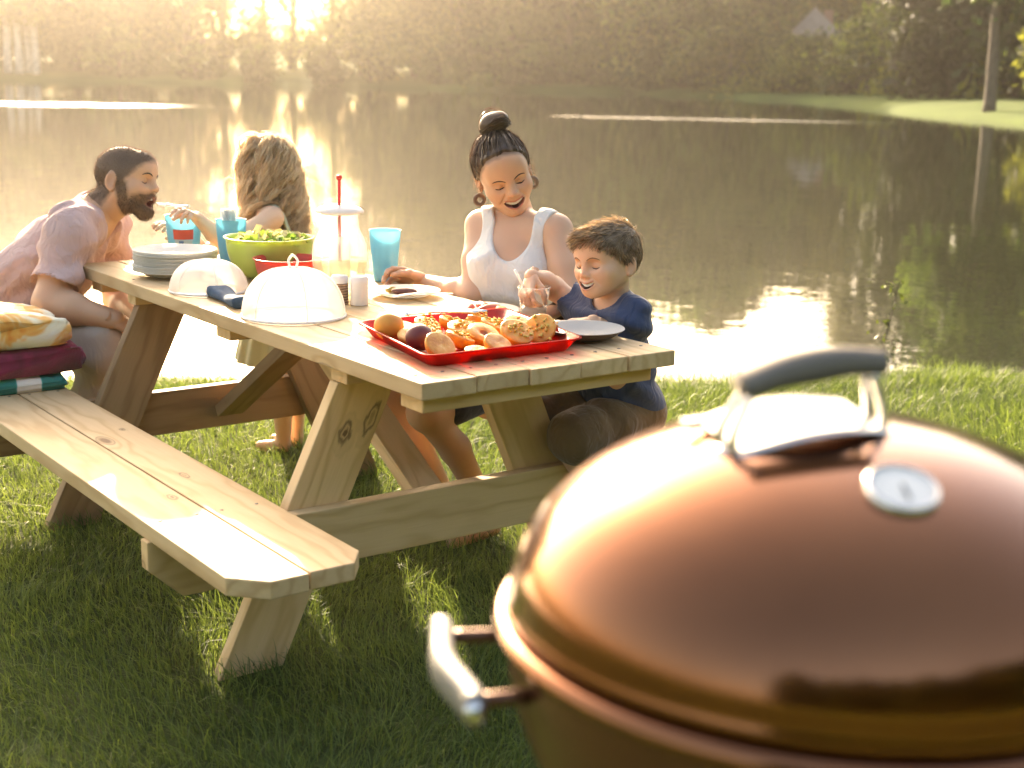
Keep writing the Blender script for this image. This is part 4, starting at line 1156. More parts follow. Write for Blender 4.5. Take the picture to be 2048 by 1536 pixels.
towel((-.320, 1.83, .5550), .36, .21, .105, MAT_TOW1, 'white and orange tie-dye towel on top of the folded stack', 3, 9, -.05, .12)

# ------------------------------------------------------------------ thin sapling on the near bank and a leaf-green ball under the table
sp_ = (3.92, 1.93); sz_ = float(ground_z([sp_])[0])
sap = thing('sapling', 'thin bare-stemmed sapling at the water\'s edge right of the grill handle', 'sapling', (sp_[0], sp_[1], sz_))
spine = bez([(sp_[0], sp_[1], sz_ - .03), (sp_[0] + .02, sp_[1] + .0, sz_ + .16), (sp_[0] + .045, sp_[1] - .02, sz_ + .34), (sp_[0] + .055, sp_[1] - .04, sz_ + .50)], 14)
v, f = tube(spine, np.linspace(.0045, .0015, 14), 7); st = obj('stem', v, f, MAT_BARK, sap)
rs = np.random.default_rng(12)
lc_, fl_ = [], []
for i in range(26):
    t = rs.uniform(.25, 1); k = int(t * 13); p = spine[k]; dr = unit(rs.normal(size=3) * [1, 1, .4] + [0, 0, .3]); q = p + dr * rs.uniform(.03, .12)
    v, f = tube([p, (p + q) / 2 + [0, 0, .008], q], [.0012, .001, .0007], 5); obj('twig', v, f, MAT_BARK, st)
    lc_.append(q)
    lc_.append((p + q) / 2)
cl = np.array(lc_); v, f = leaf_quads(cl, .016, rs)
o = obj('leaves', v, f, MAT_LEAF, sap, smooth=False); colour_attr(o, np.full((len(v), 3), .5)); o['kind'] = 'stuff'
# ------------------------------------------------------------------ implicit-surface modelling for people
class Sdf:
    """distance field on a grid; primitives are blended in one after another"""
    def __init__(s, lo, hi, h):
        s.lo = np.array(lo, float); s.h = h
        s.n = np.maximum(4, np.ceil((np.array(hi) - lo) / h).astype(int) + 1)
        s.F = np.full(s.n, .5, np.float32)
        s.ax = [s.lo[i] + h * np.arange(s.n[i]) for i in range(3)]
    def _box(s, lo, hi):
        a = np.clip(np.floor((np.array(lo) - s.lo) / s.h).astype(int), 0, s.n - 1); b = np.clip(np.ceil((np.array(hi) - s.lo) / s.h).astype(int) + 1, 1, s.n)
        return tuple(slice(int(i), int(max(i + 1, j))) for i, j in zip(a, b))
    def _pts(s, sl):
        return np.stack(np.meshgrid(*(s.ax[i][sl[i]] for i in range(3)), indexing='ij'), -1)
    def _apply(s, sl, d, k, op):
        f = s.F[sl]
        if op == 'add':
            hh = np.maximum(k - np.abs(f - d), 0) / k if k > 0 else 0
            s.F[sl] = np.minimum(f, d) - hh * hh * k * .25
        elif op == 'cut':
            d = -d; hh = np.maximum(k - np.abs(f - d), 0) / k if k > 0 else 0
            s.F[sl] = np.maximum(f, d) + hh * hh * k * .25
        elif op == 'disp':
            s.F[sl] = f + d
    def cone(s, a, b, ra, rb, k=.02, op='add', flat=None):
        a, b = np.array(a, float), np.array(b, float); m = max(ra, rb) + k + 3 * s.h
        sl = s._box(np.minimum(a, b) - m, np.maximum(a, b) + m); P = s._pts(sl)
        ab = b - a; L2 = ab @ ab + 1e-12
        t = np.clip(((P - a) @ ab) / L2, 0, 1)
        D = P - a - t[..., None] * ab
        if flat is not None:      # squash along an axis: (axis, factor)
            axn = unit(flat[0]); c = D @ axn; D = D + axn * (c * (1 / flat[1] - 1))[..., None]
        d = np.linalg.norm(D, axis=-1) - (ra + (rb - ra) * t)
        s._apply(sl, d.astype(np.float32), k, op); return s
    def chain(s, pts, rads, k=.02, op='add'):
        for i in range(len(pts) - 1): s.cone(pts[i], pts[i + 1], rads[i], rads[i + 1], k, op)
        return s
    def ell(s, c, r, k=.02, R=None, op='add'):
        c, r = np.array(c, float), np.array(r, float); m = r.max() + k + 3 * s.h
        sl = s._box(c - m, c + m); P = s._pts(sl) - c
        if R is not None: P = P @ np.asarray(R)          # columns of R are the ellipsoid's axes
        k0 = np.linalg.norm(P / r, axis=-1); k1 = np.linalg.norm(P / (r * r), axis=-1) + 1e-9
        d = k0 * (k0 - 1) / k1
        s._apply(sl, d.astype(np.float32), k, op); return s
    def plane(s, p, n, k=.004, ragged=0.0):
        """keep the side the normal points away from"""
        P = s._pts((slice(None),) * 3); n = unit(n)
        d = -((P - np.array(p)) @ n)
        if ragged: d = d + ragged * (vnoise(P, 130, 6) + .6 * vnoise(P, 300, 7))
        s._apply((slice(None),) * 3, d.astype(np.float32), k, 'cut'); return s
    def disp(s, fn):
        sl = (slice(None),) * 3; P = s._pts(sl); s.F += fn(P).astype(np.float32) * (np.abs(s.F) < .06); return s
    def mesh(s):
        F = s.F; h = s.h; ins = F < 0
        nx, ny, nz = F.shape
        cnt = np.zeros((nx - 1, ny - 1, nz - 1), np.int8)
        for i in (0, 1):
            for j in (0, 1):
                for k in (0, 1): cnt += ins[i:nx - 1 + i, j:ny - 1 + j, k:nz - 1 + k]
        act = (cnt > 0) & (cnt < 8); idx = np.full(act.shape, -1, np.int64)
        ci = np.argwhere(act); idx[act] = np.arange(len(ci))
        acc = np.zeros((len(ci), 3)); num = np.zeros(len(ci))
        C8 = [(i, j, k) for i in (0, 1) for j in (0, 1) for k in (0, 1)]
        for a in C8:
            for d in range(3):
                if a[d]: continue
                b = list(a); b[d] = 1
                va = F[ci[:, 0] + a[0], ci[:, 1] + a[1], ci[:, 2] + a[2]]; vb = F[ci[:, 0] + b[0], ci[:, 1] + b[1], ci[:, 2] + b[2]]
                x = (va < 0) != (vb < 0); t = np.where(x, va / np.where(x, va - vb, 1), 0)
                p = np.array(a, float) + np.eye(3)[d] * t[:, None]
                acc[x] += p[x]; num[x] += 1
        V = s.lo + h * (ci + acc / np.maximum(num, 1)[:, None])
        Q = []
        for d in range(3):
            e1, e2 = [(1, 2), (2, 0), (0, 1)][d]
            A = ins.take(range(0, F.shape[d] - 1), d); B = ins.take(range(1, F.shape[d]), d)
            E = np.argwhere(A != B); E = E[(E[:, e1] > 0) & (E[:, e2] > 0) & (E[:, e1] < F.shape[e1] - 1) & (E[:, e2] < F.shape[e2] - 1)]
            if len(E) == 0: continue
            up = A[E[:, 0], E[:, 1], E[:, 2]]
            def cell(o1, o2):
                c = E.copy(); c[:, e1] += o1; c[:, e2] += o2; return idx[c[:, 0], c[:, 1], c[:, 2]]
            q = np.stack([cell(-1, -1), cell(0, -1), cell(0, 0), cell(-1, 0)], 1)
            q[~up] = q[~up][:, ::-1]; Q.append(q)
        Q = np.concatenate(Q); Q = Q[(Q >= 0).all(1)]
        return V, Q

def relax(V, Q, n=2, lam=.5):
    E = np.concatenate([Q[:, [0, 1]], Q[:, [1, 2]], Q[:, [2, 3]], Q[:, [3, 0]]])
    for _ in range(n):
        A = np.zeros_like(V); c = np.zeros(len(V))
        for a, b in ((0, 1), (1, 0)):
            np.add.at(A, E[:, a], V[E[:, b]]); np.add.at(c, E[:, a], 1)
        V = V + lam * (A / np.maximum(c, 1)[:, None] - V)
    return V

def frame(fwd, up):
    """columns: right (x), forward (y), up (z)"""
    y = unit(fwd); z = np.asarray(up, float); z = unit(z - y * (z @ y)); x = np.cross(y, z)
    return np.stack([x, y, z], 1)

# ------------------------------------------------------------------ materials for people
def skin_material(name):
    t = NT(name); p = t.obj()
    c = t.n('Attribute', attribute_name='Col').outputs['Color']
    nz = t.noise(p, 60, 4)
    c = t.mix(t.math('MULTIPLY', t.math('ABSOLUTE', t.math('SUBTRACT', nz, .5)), .25), c, t.mix(1.0, c, (.86, .62, .55), 'MULTIPLY'))
    return t.done(t.bsdf(Base_Color=c, Roughness=.5, Specular_IOR_Level=.4, Subsurface_Weight=.12, Subsurface_Radius=(.012, .005, .003), Subsurface_Scale=1.0, Normal=t.bump(t.noise(p, 420, 3), .12, .0015)))
MAT_SKIN = skin_material('skin')
def hair_material(name, c0, c1, trans=.25, rough=.42):
    t = NT(name); a = t.n('Attribute', attribute_name='Col').outputs['Fac']
    c = t.mix(a, c0, c1)
    d = t.bsdf(Base_Color=c, Roughness=rough, Specular_IOR_Level=.5)
    tr = t.n('BsdfTranslucent', {'Color': c}).outputs[0]
    return t.done(t.n('MixShader', {0: trans, 1: d, 2: tr}).outputs[0])
def cloth_material(name, col, fold=.5, scale=22, var=.1):
    t = NT(name); p = t.obj()
    c = t.mix(t.noise(p, 9, 3), tuple(x * (1 - var) for x in col), tuple(min(1, x * (1 + var)) for x in col))
    h = t.math('ADD', t.math('MULTIPLY', t.noise(t.mapping(p, (1, 1, .55)), scale, 2, .5, 1.2), 1.0), t.math('MULTIPLY', t.noise(p, 700, 2), .02))
    d = t.bsdf(Base_Color=c, Roughness=.88, Sheen_Weight=.25, Specular_IOR_Level=.2, Normal=t.bump(h, fold, .012))
    return t.done(t.n('MixShader', {0: .12, 1: d, 2: t.n('BsdfTranslucent', {'Color': c}).outputs[0]}).outputs[0])

def strands(roots, dirs_fn, L, seg, width, rg, taper=.25):
    """flat hair ribbons: dirs_fn(i_step, points, current_dirs) returns the next directions"""
    n = len(roots); P = [roots]; D = dirs_fn(0, roots, None)
    for i in range(seg):
        P.append(P[-1] + D * (L / seg)[:, None]); D = dirs_fn(i + 1, P[-1], D)
    return np.stack(P, 1)
def ribbons(P, width, rg, taper=.2, view=None):
    """P (n,m,3) polylines to ribbons"""
    n, m, _ = P.shape
    T = np.gradient(P, axis=1); T /= np.linalg.norm(T, axis=2)[..., None] + 1e-12
    a = rg.normal(size=(n, 1, 3)); S = np.cross(T, a); S /= np.linalg.norm(S, axis=2)[..., None] + 1e-12
    w = (np.asarray(width).reshape(-1, 1) * np.linspace(1, taper, m)[None])[..., None] * .5
    V = np.stack([P - S * w, P + S * w], 2).reshape(-1, 3)
    o = (np.arange(n) * m * 2)[:, None, None] + (np.arange(m - 1) * 2)[None, :, None]
    F = (o + np.array([0, 1, 3, 2])[None, None]).reshape(-1, 4)
    return V, F

# ------------------------------------------------------------------ head
def surf_y(s, x, z):
    """where the face's surface lies at (x, z), looking from the front"""
    i = int(round((x - s.lo[0]) / s.h)); kk = int(round((z - s.lo[2]) / s.h)); c = s.F[i, :, kk]; w = np.where(c < 0)[0]
    if len(w) == 0: return .08
    j = w[-1]
    if j + 1 >= len(c): return s.ax[1][j]
    return s.ax[1][j] + s.h * c[j] / (c[j] - c[j + 1])
def grad_at(s, V):
    I = np.clip(np.round((V - s.lo) / s.h).astype(int), 1, s.n - 2); F = s.F; i, j, q = I.T
    g = np.stack([F[i + 1, j, q] - F[i - 1, j, q], F[i, j + 1, q] - F[i, j - 1, q], F[i, j, q + 1] - F[i, j, q - 1]], 1)
    return g / (np.linalg.norm(g, axis=1)[:, None] + 1e-9)
def hair_cap(args, off, planes, h=.003, extra=(), wave=None, soft=.022, ragged=.004):
    """a layer over the scalp; returns mesh and outward normals"""
    s = head_sdf(mouth=None, ears=False, h=h, **args); s.F -= off
    for c, r in extra: s.ell(c, r, .02)
    if wave: s.disp(wave)
    for p, n in planes: s.plane(p, n, soft, ragged)
    V, Q = s.mesh(); N_ = grad_at(s, V); V = relax(V, Q, 1)
    return V, Q, N_
def head_sdf(k=1.0, child=0.0, fem=0.0, mouth='smile', nose=1.0, h=.0024, neck=None, jaw_open=0.0, ears=True, smile=1.0, mouth_h=1.0):
    """head in its own space: +y the face looks, +z crown, origin between the ears; adult size times k"""
    s = Sdf((-.100, -.125, -.150), (.100, .140, .135), h)
    jw = .052 - .006 * fem - .004 * child; jz = -.066 + .010 * child; ch = -.104 + .018 * child + -.0 - jaw_open
    s.ell((0, -.012, .036), (.0765, .098, .083), .01)
    s.ell((0, .030, .000), (.066, .064, .082), .03)
    s.ell((0, .055, -.040 + .006 * child), (.052, .042, .050), .03)
    for x in (-1, 1):
        s.cone((x * jw, .000, jz + .02), (x * .016, .070, ch + .016), .020, .016, .03)
        s.ell((x * .041, .060, -.026 + .006 * child), (.025 * (1 + .1 * child), .023, .024), .026)      # cheeks
        s.cone((x * .012, .0905, .022), (x * .043, .071, .024), .009 - .003 * max(fem, child), .008, .02)   # brow
    s.ell((0, .076, ch + .014), (.020 - .004 * fem, .018, .016), .02)
    s.ell((0, .070, .055), (.052, .028, .040), .04)                                                      # forehead
    for x in (-1, 1):
        s.ell((x * .0315, .100, .004), (.019, .017, .0135), .014, op='cut')
        s.ell((x * .0310, .0745, .003), (.0165, .0150, .0135), .004)                                    # lidded eye
        s.cone((x * .020, .0885, -.0035), (x * .042, .0805, -.0035), .0022, .0018, .003, 'cut')          # lash crease
    nl = nose
    s.cone((0, .092, .020), (0, .1085 * (1 - .03 * child) + .006 * (nl - 1), -.020), .0075, .0105 * nl, .012)
    s.ell((0, .110 * (1 - .03 * child) + .010 * (nl - 1), -.0225), (.0115 * nl, .0105, .0095), .007)
    for x in (-1, 1):
        s.ell((x * .0120, .0985, -.0255), (.0078, .0090, .0070), .006)
        s.ell((x * .0065, .1040, -.0335), (.0035, .0045, .0035), .003, op='cut')
    # mouth: lips laid along the real surface, then the opening carved through it
    mz = -.056 + .006 * child
    s.lash = {}
    for x in (-1, 1):
        s.lash[x] = [(x * xx, surf_y(s, x * xx, zz) + .0003, zz) for xx, zz in ((.0185, -.0030), (.025, -.0058), (.0325, -.0068), (.0395, -.0052), (.0450, -.0020))]
        bz = .0 if not max(fem, child) else -.001
        s.lash[2 * x] = [(x * xx, surf_y(s, x * xx, zz) + .0004, zz) for xx, zz in ((.0125, .0190 + bz), (.022, .0245 + bz), (.032, .0270 + bz), (.042, .0250 + bz), (.050, .0200 + bz))]
    s.teeth = []
    if mouth == 'smile':
        w = .0275 * smile
        xs = np.linspace(-w, w, 15)
        zc = mz - .008 + .0125 * (np.abs(xs) / w) ** 1.7
        op = .0076 * mouth_h * np.sqrt(np.clip(1 - (xs / w) ** 2, 0, 1)) + .0008
        ys = np.array([surf_y(s, x, z) for x, z in zip(xs, zc)])
        s.chain([(x, y - .0018, z + o + .002) for x, y, z, o in zip(xs, ys, zc, op)], list(.0026 + .0018 * np.sqrt(np.clip(1 - (xs / w) ** 2, 0, 1))), .004)
        s.chain([(x, y - .0022, z - o - .002) for x, y, z, o in zip(xs, ys, zc, op)], list(.0026 + .0028 * np.sqrt(np.clip(1 - (xs / w) ** 2, 0, 1))), .004)
        for x, y, z, o in zip(xs, ys, zc, op):
            if abs(x) < w * .97: s.cone((x, y - .020, z), (x, y + .03, z), o * .96, o * .96, .0012, 'cut')
        s.teeth = [(x, y - .0045, z, o) for x, y, z, o in zip(xs, ys, zc, op) if abs(x) < w * .93]
        for x in (-1, 1):
            y1, y2 = surf_y(s, x * .022, -.024), surf_y(s, x * .041, mz - .002)
            s.cone((x * .022, y1 + .0005, -.024), (x * .0405, y2 + .0008, mz - .001), .0016, .0022, .008, 'cut')         # smile folds
    elif mouth == 'open':
        s.ell((0, .092, mz - .004), (.024, .016, .010), .012)
        s.chain([(-.022, .082, mz + .004), (0, .103, mz + .006), (.022, .082, mz + .004)], [.005, .006, .005], .006)
        s.chain([(-.020, .078, mz - .020 - jaw_open * .6), (0, .094, mz - .026 - jaw_open * .6), (.020, .078, mz - .020 - jaw_open * .6)], [.005, .0065, .005], .006)
        s.ell((0, .098, mz - .010 - jaw_open * .3), (.0175, .030, .0125 + jaw_open * .3), .004, op='cut')
        s.teeth = [(x, .0985 - 30 * x * x, mz - .001, .0035) for x in np.linspace(-.013, .013, 11)]
    # ears
    for x in ((-1, 1) if ears else ()):
        e = Matrix.Rotation(x * .35, 3, 'Z') @ Matrix.Rotation(-.15, 3, 'X')
        c = np.array([x * .0775, -.012, -.004])
        s.ell(c, (.0085, .0195, .0315), .006, np.array(e))
        s.ell(c + [x * .0085, .003, .004], (.0055, .0125, .0215), .004, np.array(e), 'cut')
        s.ell(c + [x * .001, .004, -.027], (.006, .009, .009), .006)
    if neck is not None:
        for a, b, ra, rb in neck: s.cone(a, b, ra, rb, .022)
    return s

def head_colours(V, base, lips, child=0.0, mouth='smile', lipk=.75, jaw_open=0.0, blush=.35, smile=1.0, mouth_h=1.0, nrm=None, scalp=None, stub=None):
    """skin colour at each point: lips, cheeks, inside of the mouth"""
    mz = -.056 + .006 * child
    c = np.repeat(np.array(base)[None], len(V), 0)
    def blend(w, col):
        nonlocal c
        w = np.clip(w, 0, 1)[:, None]; c = c * (1 - w) + np.array(col) * w
    for x in (-1, 1):
        d = np.linalg.norm((V - [x * .043, .07, -.026]) / [.026, .03, .022], axis=1); blend((1 - d) * blush, (base[0] * .98, base[1] * .62, base[2] * .55))
        d = np.linalg.norm((V - [x * .08, -.01, 0]) / [.02, .03, .04], axis=1); blend((1 - d) * .5, (base[0] * .95, base[1] * .68, base[2] * .6))
    d = np.linalg.norm((V - [0, .112, -.022]) / [.014, .016, .014], axis=1); blend((1 - d) * .5, (base[0] * .98, base[1] * .7, base[2] * .62))
    if scalp is not None:       # roots showing through at the hairline
        planes, hcol, wid, amt = scalp
        d = np.max(np.stack([(V - np.array(p)) @ unit(n) for p, n in planes]), 0) + .004 * vnoise(V, 120, 6)
        ear = np.linalg.norm((np.abs(V[:, [0]]) * [1, 0, 0] + V * [0, 1, 1] - [.0800, -.012, -.004]) / [.0115, .021, .035], axis=1) > 1
        blend(np.clip((wid - d) / wid, 0, 1) * amt * ear, hcol)
    if stub is not None:        # beard shadow: sideburns, jaw and upper lip, fading into the skin
        nz = .006 * vnoise(V, 110, 7)
        def sm(e): return np.clip(.5 - (e + nz) / .016, 0, 1)
        y, z = V[:, 1], V[:, 2]
        wA = sm(np.maximum(np.abs(y - .026) - .020, z + .004)) * sm(-(z + .10))
        wB = sm(z + .046 + .35 * (.075 - y)) * sm(-(y - .0)) * sm(-(z + .125))
        wC = sm(np.maximum(np.abs(V[:, 0]) - .028, np.abs(z + .043) - .006)) * (y > .07)
        blend(np.maximum.reduce([wA, wB, wC]) * stub[1], stub[0])
    x = V[:, 0]
    if mouth == 'smile':
        w0 = .0275 * smile; t = np.clip(1 - (x / w0) ** 2, 0, 1)
        zc = mz - .008 + .0125 * (np.abs(x) / w0) ** 1.7; o = .0076 * mouth_h * np.sqrt(t) + .0008
        e = np.abs(V[:, 2] - zc) - o
        blend(np.clip((.0066 - e) / .002, 0, 1) * np.clip((w0 * 1.04 - np.abs(x)) / .002, 0, 1) * (V[:, 1] > .068) * lipk, lips)
        sy = np.zeros(len(V)) + .0885 - 22 * x * x * .6
        blend(((e < .0002) & (np.abs(x) < w0) & (V[:, 1] > .05) & (np.abs(nrm[:, 1]) < .75 if nrm is not None else V[:, 1] < sy)).astype(float), (.10, .02, .015))
    elif mouth == 'open':
        d = np.linalg.norm((V - [0, .098, mz - .010 - jaw_open * .3]) / [.021, .05, .0165 + jaw_open * .35], axis=1); blend(np.clip((1.22 - d) * 5, 0, 1) * (V[:, 1] > .06) * .7, lips)
        d = np.linalg.norm((V - [0, .098, mz - .010 - jaw_open * .3]) / [.0178, .030, .0130 + jaw_open * .3], axis=1); blend(((d < 1.08) & (V[:, 1] < .096)).astype(float), (.12, .022, .016))
    return c

# ------------------------------------------------------------------ hand
def hand_mesh(wrist, R, curls, spread=.12, thumb=(.6, .4), k=1.0, side=1, h=.0022, thumb_out=.7):
    """hand in its own space: +y along the fingers, +z back of the hand, thumb on +x*side; R columns map to world"""
    s = Sdf(np.array((-.075, -.035, -.095)) , np.array((.075, .195, .075)), h)
    s.cone((0, -.03, 0), (0, .02, 0), .021, .022, .012, flat=((0, 0, 1), .78))
    xs = [.030, .010, -.010, -.0285]; ln = [.078, .086, .080, .063]; rd = [.0088, .0092, .0088, .0078]
    for i, x in enumerate(xs):
        s.cone((x * .55 * side, .012, 0), (x * side, .088 - .006 * abs(i - 1), 0), .016, .0125, .014, flat=((0, 0, 1), .85))
    for i, x in enumerate(xs):
        a = np.array([x * side, .088 - .006 * abs(i - 1), .001]); ang = 0.0; yaw = -(i - 1.5) * spread * side
        P = [a]; cu = curls[i] if hasattr(curls, '__len__') else curls
        for j, (fr, bend) in enumerate(((.46, .85), (.31, 1.15), (.23, .75))):
            ang += cu * bend
            P.append(P[-1] + ln[i] * fr * np.array([math.sin(yaw) * math.cos(ang), math.cos(yaw) * math.cos(ang), -math.sin(ang)]))
        s.chain(P, [rd[i] * 1.08, rd[i], rd[i] * .93, rd[i] * .8], .004)
    # thumb from the side of the palm
    a = np.array([.020 * side, .022, -.006]); tdir = unit([side * math.sin(thumb_out), math.cos(thumb_out), -thumb[0]])
    b = a + tdir * .040; t2 = unit(tdir + np.array([-side * thumb[1], .25, -thumb[1] * .6])); c = b + t2 * .032; t3 = unit(t2 + np.array([-side * thumb[1] * .8, .1, -.1])); e = c + t3 * .026
    s.chain([a, b, c, e], [.0165, .0125, .0105, .0085], .008)
    V, Q = s.mesh(); V = relax(V, Q, 1)
    return (V * k) @ np.asarray(R).T + np.array(wrist), Q

def merged_body(name, parts, parent, material=MAT_SKIN):
    """parts: (V, Q, colours) -> one mesh object"""
    V = np.concatenate([p[0] for p in parts]); o = 0; Q = []
    for p in parts: Q.append(p[1] + o); o += len(p[0])
    ob = obj(name, V, np.concatenate(Q), material, parent)
    colour_attr(ob, np.concatenate([p[2] for p in parts]))
    return ob
def flat_col(V, col): return np.repeat(np.array(col)[None], len(V), 0)
def strip(pts, r, seg=6): return tube(bez(pts, 12), r, seg)
def scalp_roots(n, rg, inside, k=(.0765, .098, .083), c=(0, -.012, .036), grow=1.02):
    """points on the skull where inside(P) holds"""
    out = []
    while sum(map(len, out)) < n:
        q = rg.normal(size=(n * 3, 3)); q /= np.linalg.norm(q, axis=1)[:, None]
        P = q * np.array(k) * grow + c; m = inside(P); out.append(P[m])
    P = np.concatenate(out)[:n]; N = (P - c) / np.array(k) ** 2; N /= np.linalg.norm(N, axis=1)[:, None]
    return P, N
# ------------------------------------------------------------------ the four people
def torso(s, P, C, N, SR, SL, fwd, w, d, infl=0.0, k=.05, sh=.052, belly=.82):
    """blend a trunk into the field: pelvis P, chest C, neck base N, shoulder joints"""
    P, C, N, SR, SL = (np.array(x, float) for x in (P, C, N, SR, SL))
    def fr(up):
        z = unit(up); y = np.array(fwd, float); y = unit(y - z * (y @ z)); return np.stack([np.cross(y, z), y, z], 1)
    R1, R2 = fr(C - P), fr(N - C)
    L = np.linalg.norm(C - P)
    s.ell(P, (w * .98 + infl, d * 1.1 + infl, .105 + infl), k, R1)
    s.ell((P + C) / 2, (w * belly + infl, d * .92 + infl, L * .62), k, R1)
    s.ell(C, (w * .96 + infl, d * 1.05 + infl, L * .52), k, R2)
    s.cone(SR, SL, sh + infl, sh + infl, k)
    M = (SR + SL) / 2
    for S in (SR, SL): s.cone(N - R2[:, 2] * .0, S * .7 + M * .3, sh * .85 + infl, sh * .8 + infl, k)
    return R1, R2
def limb(s, pts, rads, infl=0.0, k=.02): s.chain(pts, [r + infl for r in rads], k)

def face_lines(parent, H, R, k, hs, lash, brow, mlash, mbrow):
    """lashes and brows laid on the face, each its own strip"""
    for x in (-1, 1):
        for key, r, m, nm in ((x, lash, mlash, 'eyelash'), (2 * x, brow, mbrow, 'eyebrow')):
            P = bez(np.array(hs.lash[key]), 12); rr = r * np.sin(np.linspace(.25, PI - .2, 12)) ** .6
            v, f = tube(P, rr, 6); obj(nm, (v * k) @ R.T + H, f, m, parent)

def fan_mesh(parent, name, P, width, rg, mat, col, taper=.2):
    V, F = ribbons(P, width, rg, taper)
    o = obj(name, V, F, mat, parent, smooth=False)
    c = np.clip(np.repeat(col, P.shape[1] * 2), 0, 1); colour_attr(o, np.repeat(c[:, None], 3, 1))
    o['kind'] = 'stuff'
    return o

MAT_TEETH = simple('teeth', (.80, .77, .70), .25, var=.03)
def teeth(parent, H, R, k, hs, upper=.15):
    V, F = [], []
    for x, y, z, o in hs.teeth:
        V += [(x, y, z + o * 1.05), (x, y + .0008, z - o * upper)]
    for i in range(len(hs.teeth) - 1): F.append([2 * i, 2 * i + 2, 2 * i + 3, 2 * i + 1])
    return obj('teeth', (np.array(V) * k) @ R.T + H, F, MAT_TEETH, parent)

def neck_local(H, R, k, base, r0, r1):
    """the neck's axis in head space"""
    b = ((np.array(base) - H) @ R) / k
    return [((0, -.022, -.045), tuple(b), r0 / k, r1 / k)]

# ================================================================== woman
H = np.array((0.8899, 0.9412, 1.0970)); k = .985
R = frame((-0.3623, -0.8746, -0.3019), (-0.3096, 0.1194, 0.9765))
N = np.array((0.9448, 0.9330, 0.9395)); SR = np.array((0.8708, 1.0247, 0.9339)); SL = np.array((0.9700, 0.7863, 0.9383))
Cc = np.array((0.9010, 0.8946, 0.8226)); Pv = np.array([.925, .93, .525])
wfwd = np.array((-0.7471, -0.6391, 0.1587))
SKIN_W = (.62, .36, .225)
woman = thing('person', 'smiling woman in a white tank top with dark hair in a bun', 'person', (float(Pv[0]), float(Pv[1]), 0), 'family at the picnic table')
elR, wrR = np.array((0.7630, 0.9118, 0.7456)), np.array((0.7595, 1.1594, 0.7545))
elL, wrL = np.array((0.9353, 0.6545, 0.7395)), np.array((0.7843, 0.5411, 0.7546))
knR, knL = np.array([.50, .98, .465]), np.array([.52, .78, .455])
anR, anL = np.array([.78, 1.06, .09]), np.array([.80, .86, .09])
def woman_body():
    s = Sdf((.2, .55, -.02), (1.2, 1.45, 1.08), .0065)
    R1, R2 = torso(s, Pv, Cc, N, SR, SL, wfwd, .145, .095, 0, .045, .044, .74)
    for sx in (-1, 1): s.ell(Cc + R2[:, 0] * sx * .060 + R2[:, 1] * .052 - R2[:, 2] * .040, (.048, .041, .050), .035)
    s.cone(N, H + R @ np.array([0, -.022, -.045]) * k, .052, .049, .02)
    limb(s, [SR, SR + (elR - SR) * .5, elR], [.046, .041, .034]); limb(s, [elR, elR + (wrR - elR) * .3, wrR], [.036, .037, .024])
    limb(s, [SL, SL + (elL - SL) * .5, elL], [.050, .044, .036]); limb(s, [elL, elL + (wrL - elL) * .3, wrL], [.037, .038, .025])
    for kn, an, sg in ((knR, anR, 1), (knL, anL, -1)):
        hip = Pv + R1[:, 0] * sg * .0 + np.array([-.05, .07 * sg, 0])
        limb(s, [hip, kn], [.078, .056], 0, .03); limb(s, [kn, kn + (an - kn) * .35 + [.02, 0, 0], an], [.046, .044, .029])
        s.cone(an + [.01, 0, -.045], an + [-.13, 0, -.068], .032, .022, .02)
    return s, R1, R2
s, R1, R2 = woman_body()
bV, bQ = s.mesh(); bV = relax(bV, bQ, 1)
hs = head_sdf(k, fem=1.0, mouth='smile', neck=neck_local(H, R, k, N, .0535, .0555), smile=1.08, mouth_h=1.15)
hV, hQ = hs.mesh(); hN = grad_at(hs, hV); hV = relax(hV, hQ, 1, .35); hc = head_colours(hV, SKIN_W, (.48, .12, .09), smile=1.08, mouth_h=1.15, nrm=hN, scalp=([((0, .078, .090), (0, .80, -.60)), ((0, 0, -.062), (0, .35, -1))], (.12, .07, .045), .014, .75))
hW = (hV * k) @ R.T + H
RhR = frame(np.array((-0.7277, 0.5706, 0.2001)), np.array((0.7191, 0.4873, 0.4580)))
gV, gQ = hand_mesh(wrR, RhR, (.50, .58, .64, .70), thumb=(.35, .35), k=.90, side=-1, thumb_out=.5)
RhL = frame(unit(np.array([-.8, .1, -.1])), np.array([0, 0, 1.0]))
g2V, g2Q = hand_mesh(wrL, RhL, .35, k=.94, side=1)
merged_body('body', [(bV, bQ, flat_col(bV, SKIN_W)), (hW, hQ, hc), (gV, gQ, flat_col(gV, SKIN_W)), (g2V, g2Q, flat_col(g2V, SKIN_W))], woman)
# tank top
s = Sdf((.65, .6, .40), (1.25, 1.3, 1.06), .005)
torso(s, Pv, Cc, N, SR, SL, wfwd, .145, .095, .010, .045, .044, .76)
for sx in (-1, 1): s.ell(Cc + R2[:, 0] * sx * .060 + R2[:, 1] * .054 - R2[:, 2] * .040, (.057, .050, .060), .05)
s.disp(lambda P: .0042 * np.sin(vnoise(P, 7, 3) * 6 + P[..., 2] * 52 + P[..., 0] * 26))
M = (SR + SL) / 2
s.ell(M + R2[:, 1] * .085 - R2[:, 2] * .015, (.062, .16, .112), .008, R2, 'cut')         # scoop neck
s.ell(M + R2[:, 2] * .05 - R2[:, 1] * .02, (.075, .16, .085), .008, R2, 'cut')
for S, sg in ((SR, 1), (SL, -1)):
    s.ell(S + R2[:, 0] * sg * .030 - R2[:, 2] * .030, (.058, .13, .095), .008, R2, 'cut')   # arm holes
tV, tQ = s.mesh(); tV = relax(tV, tQ, 1)
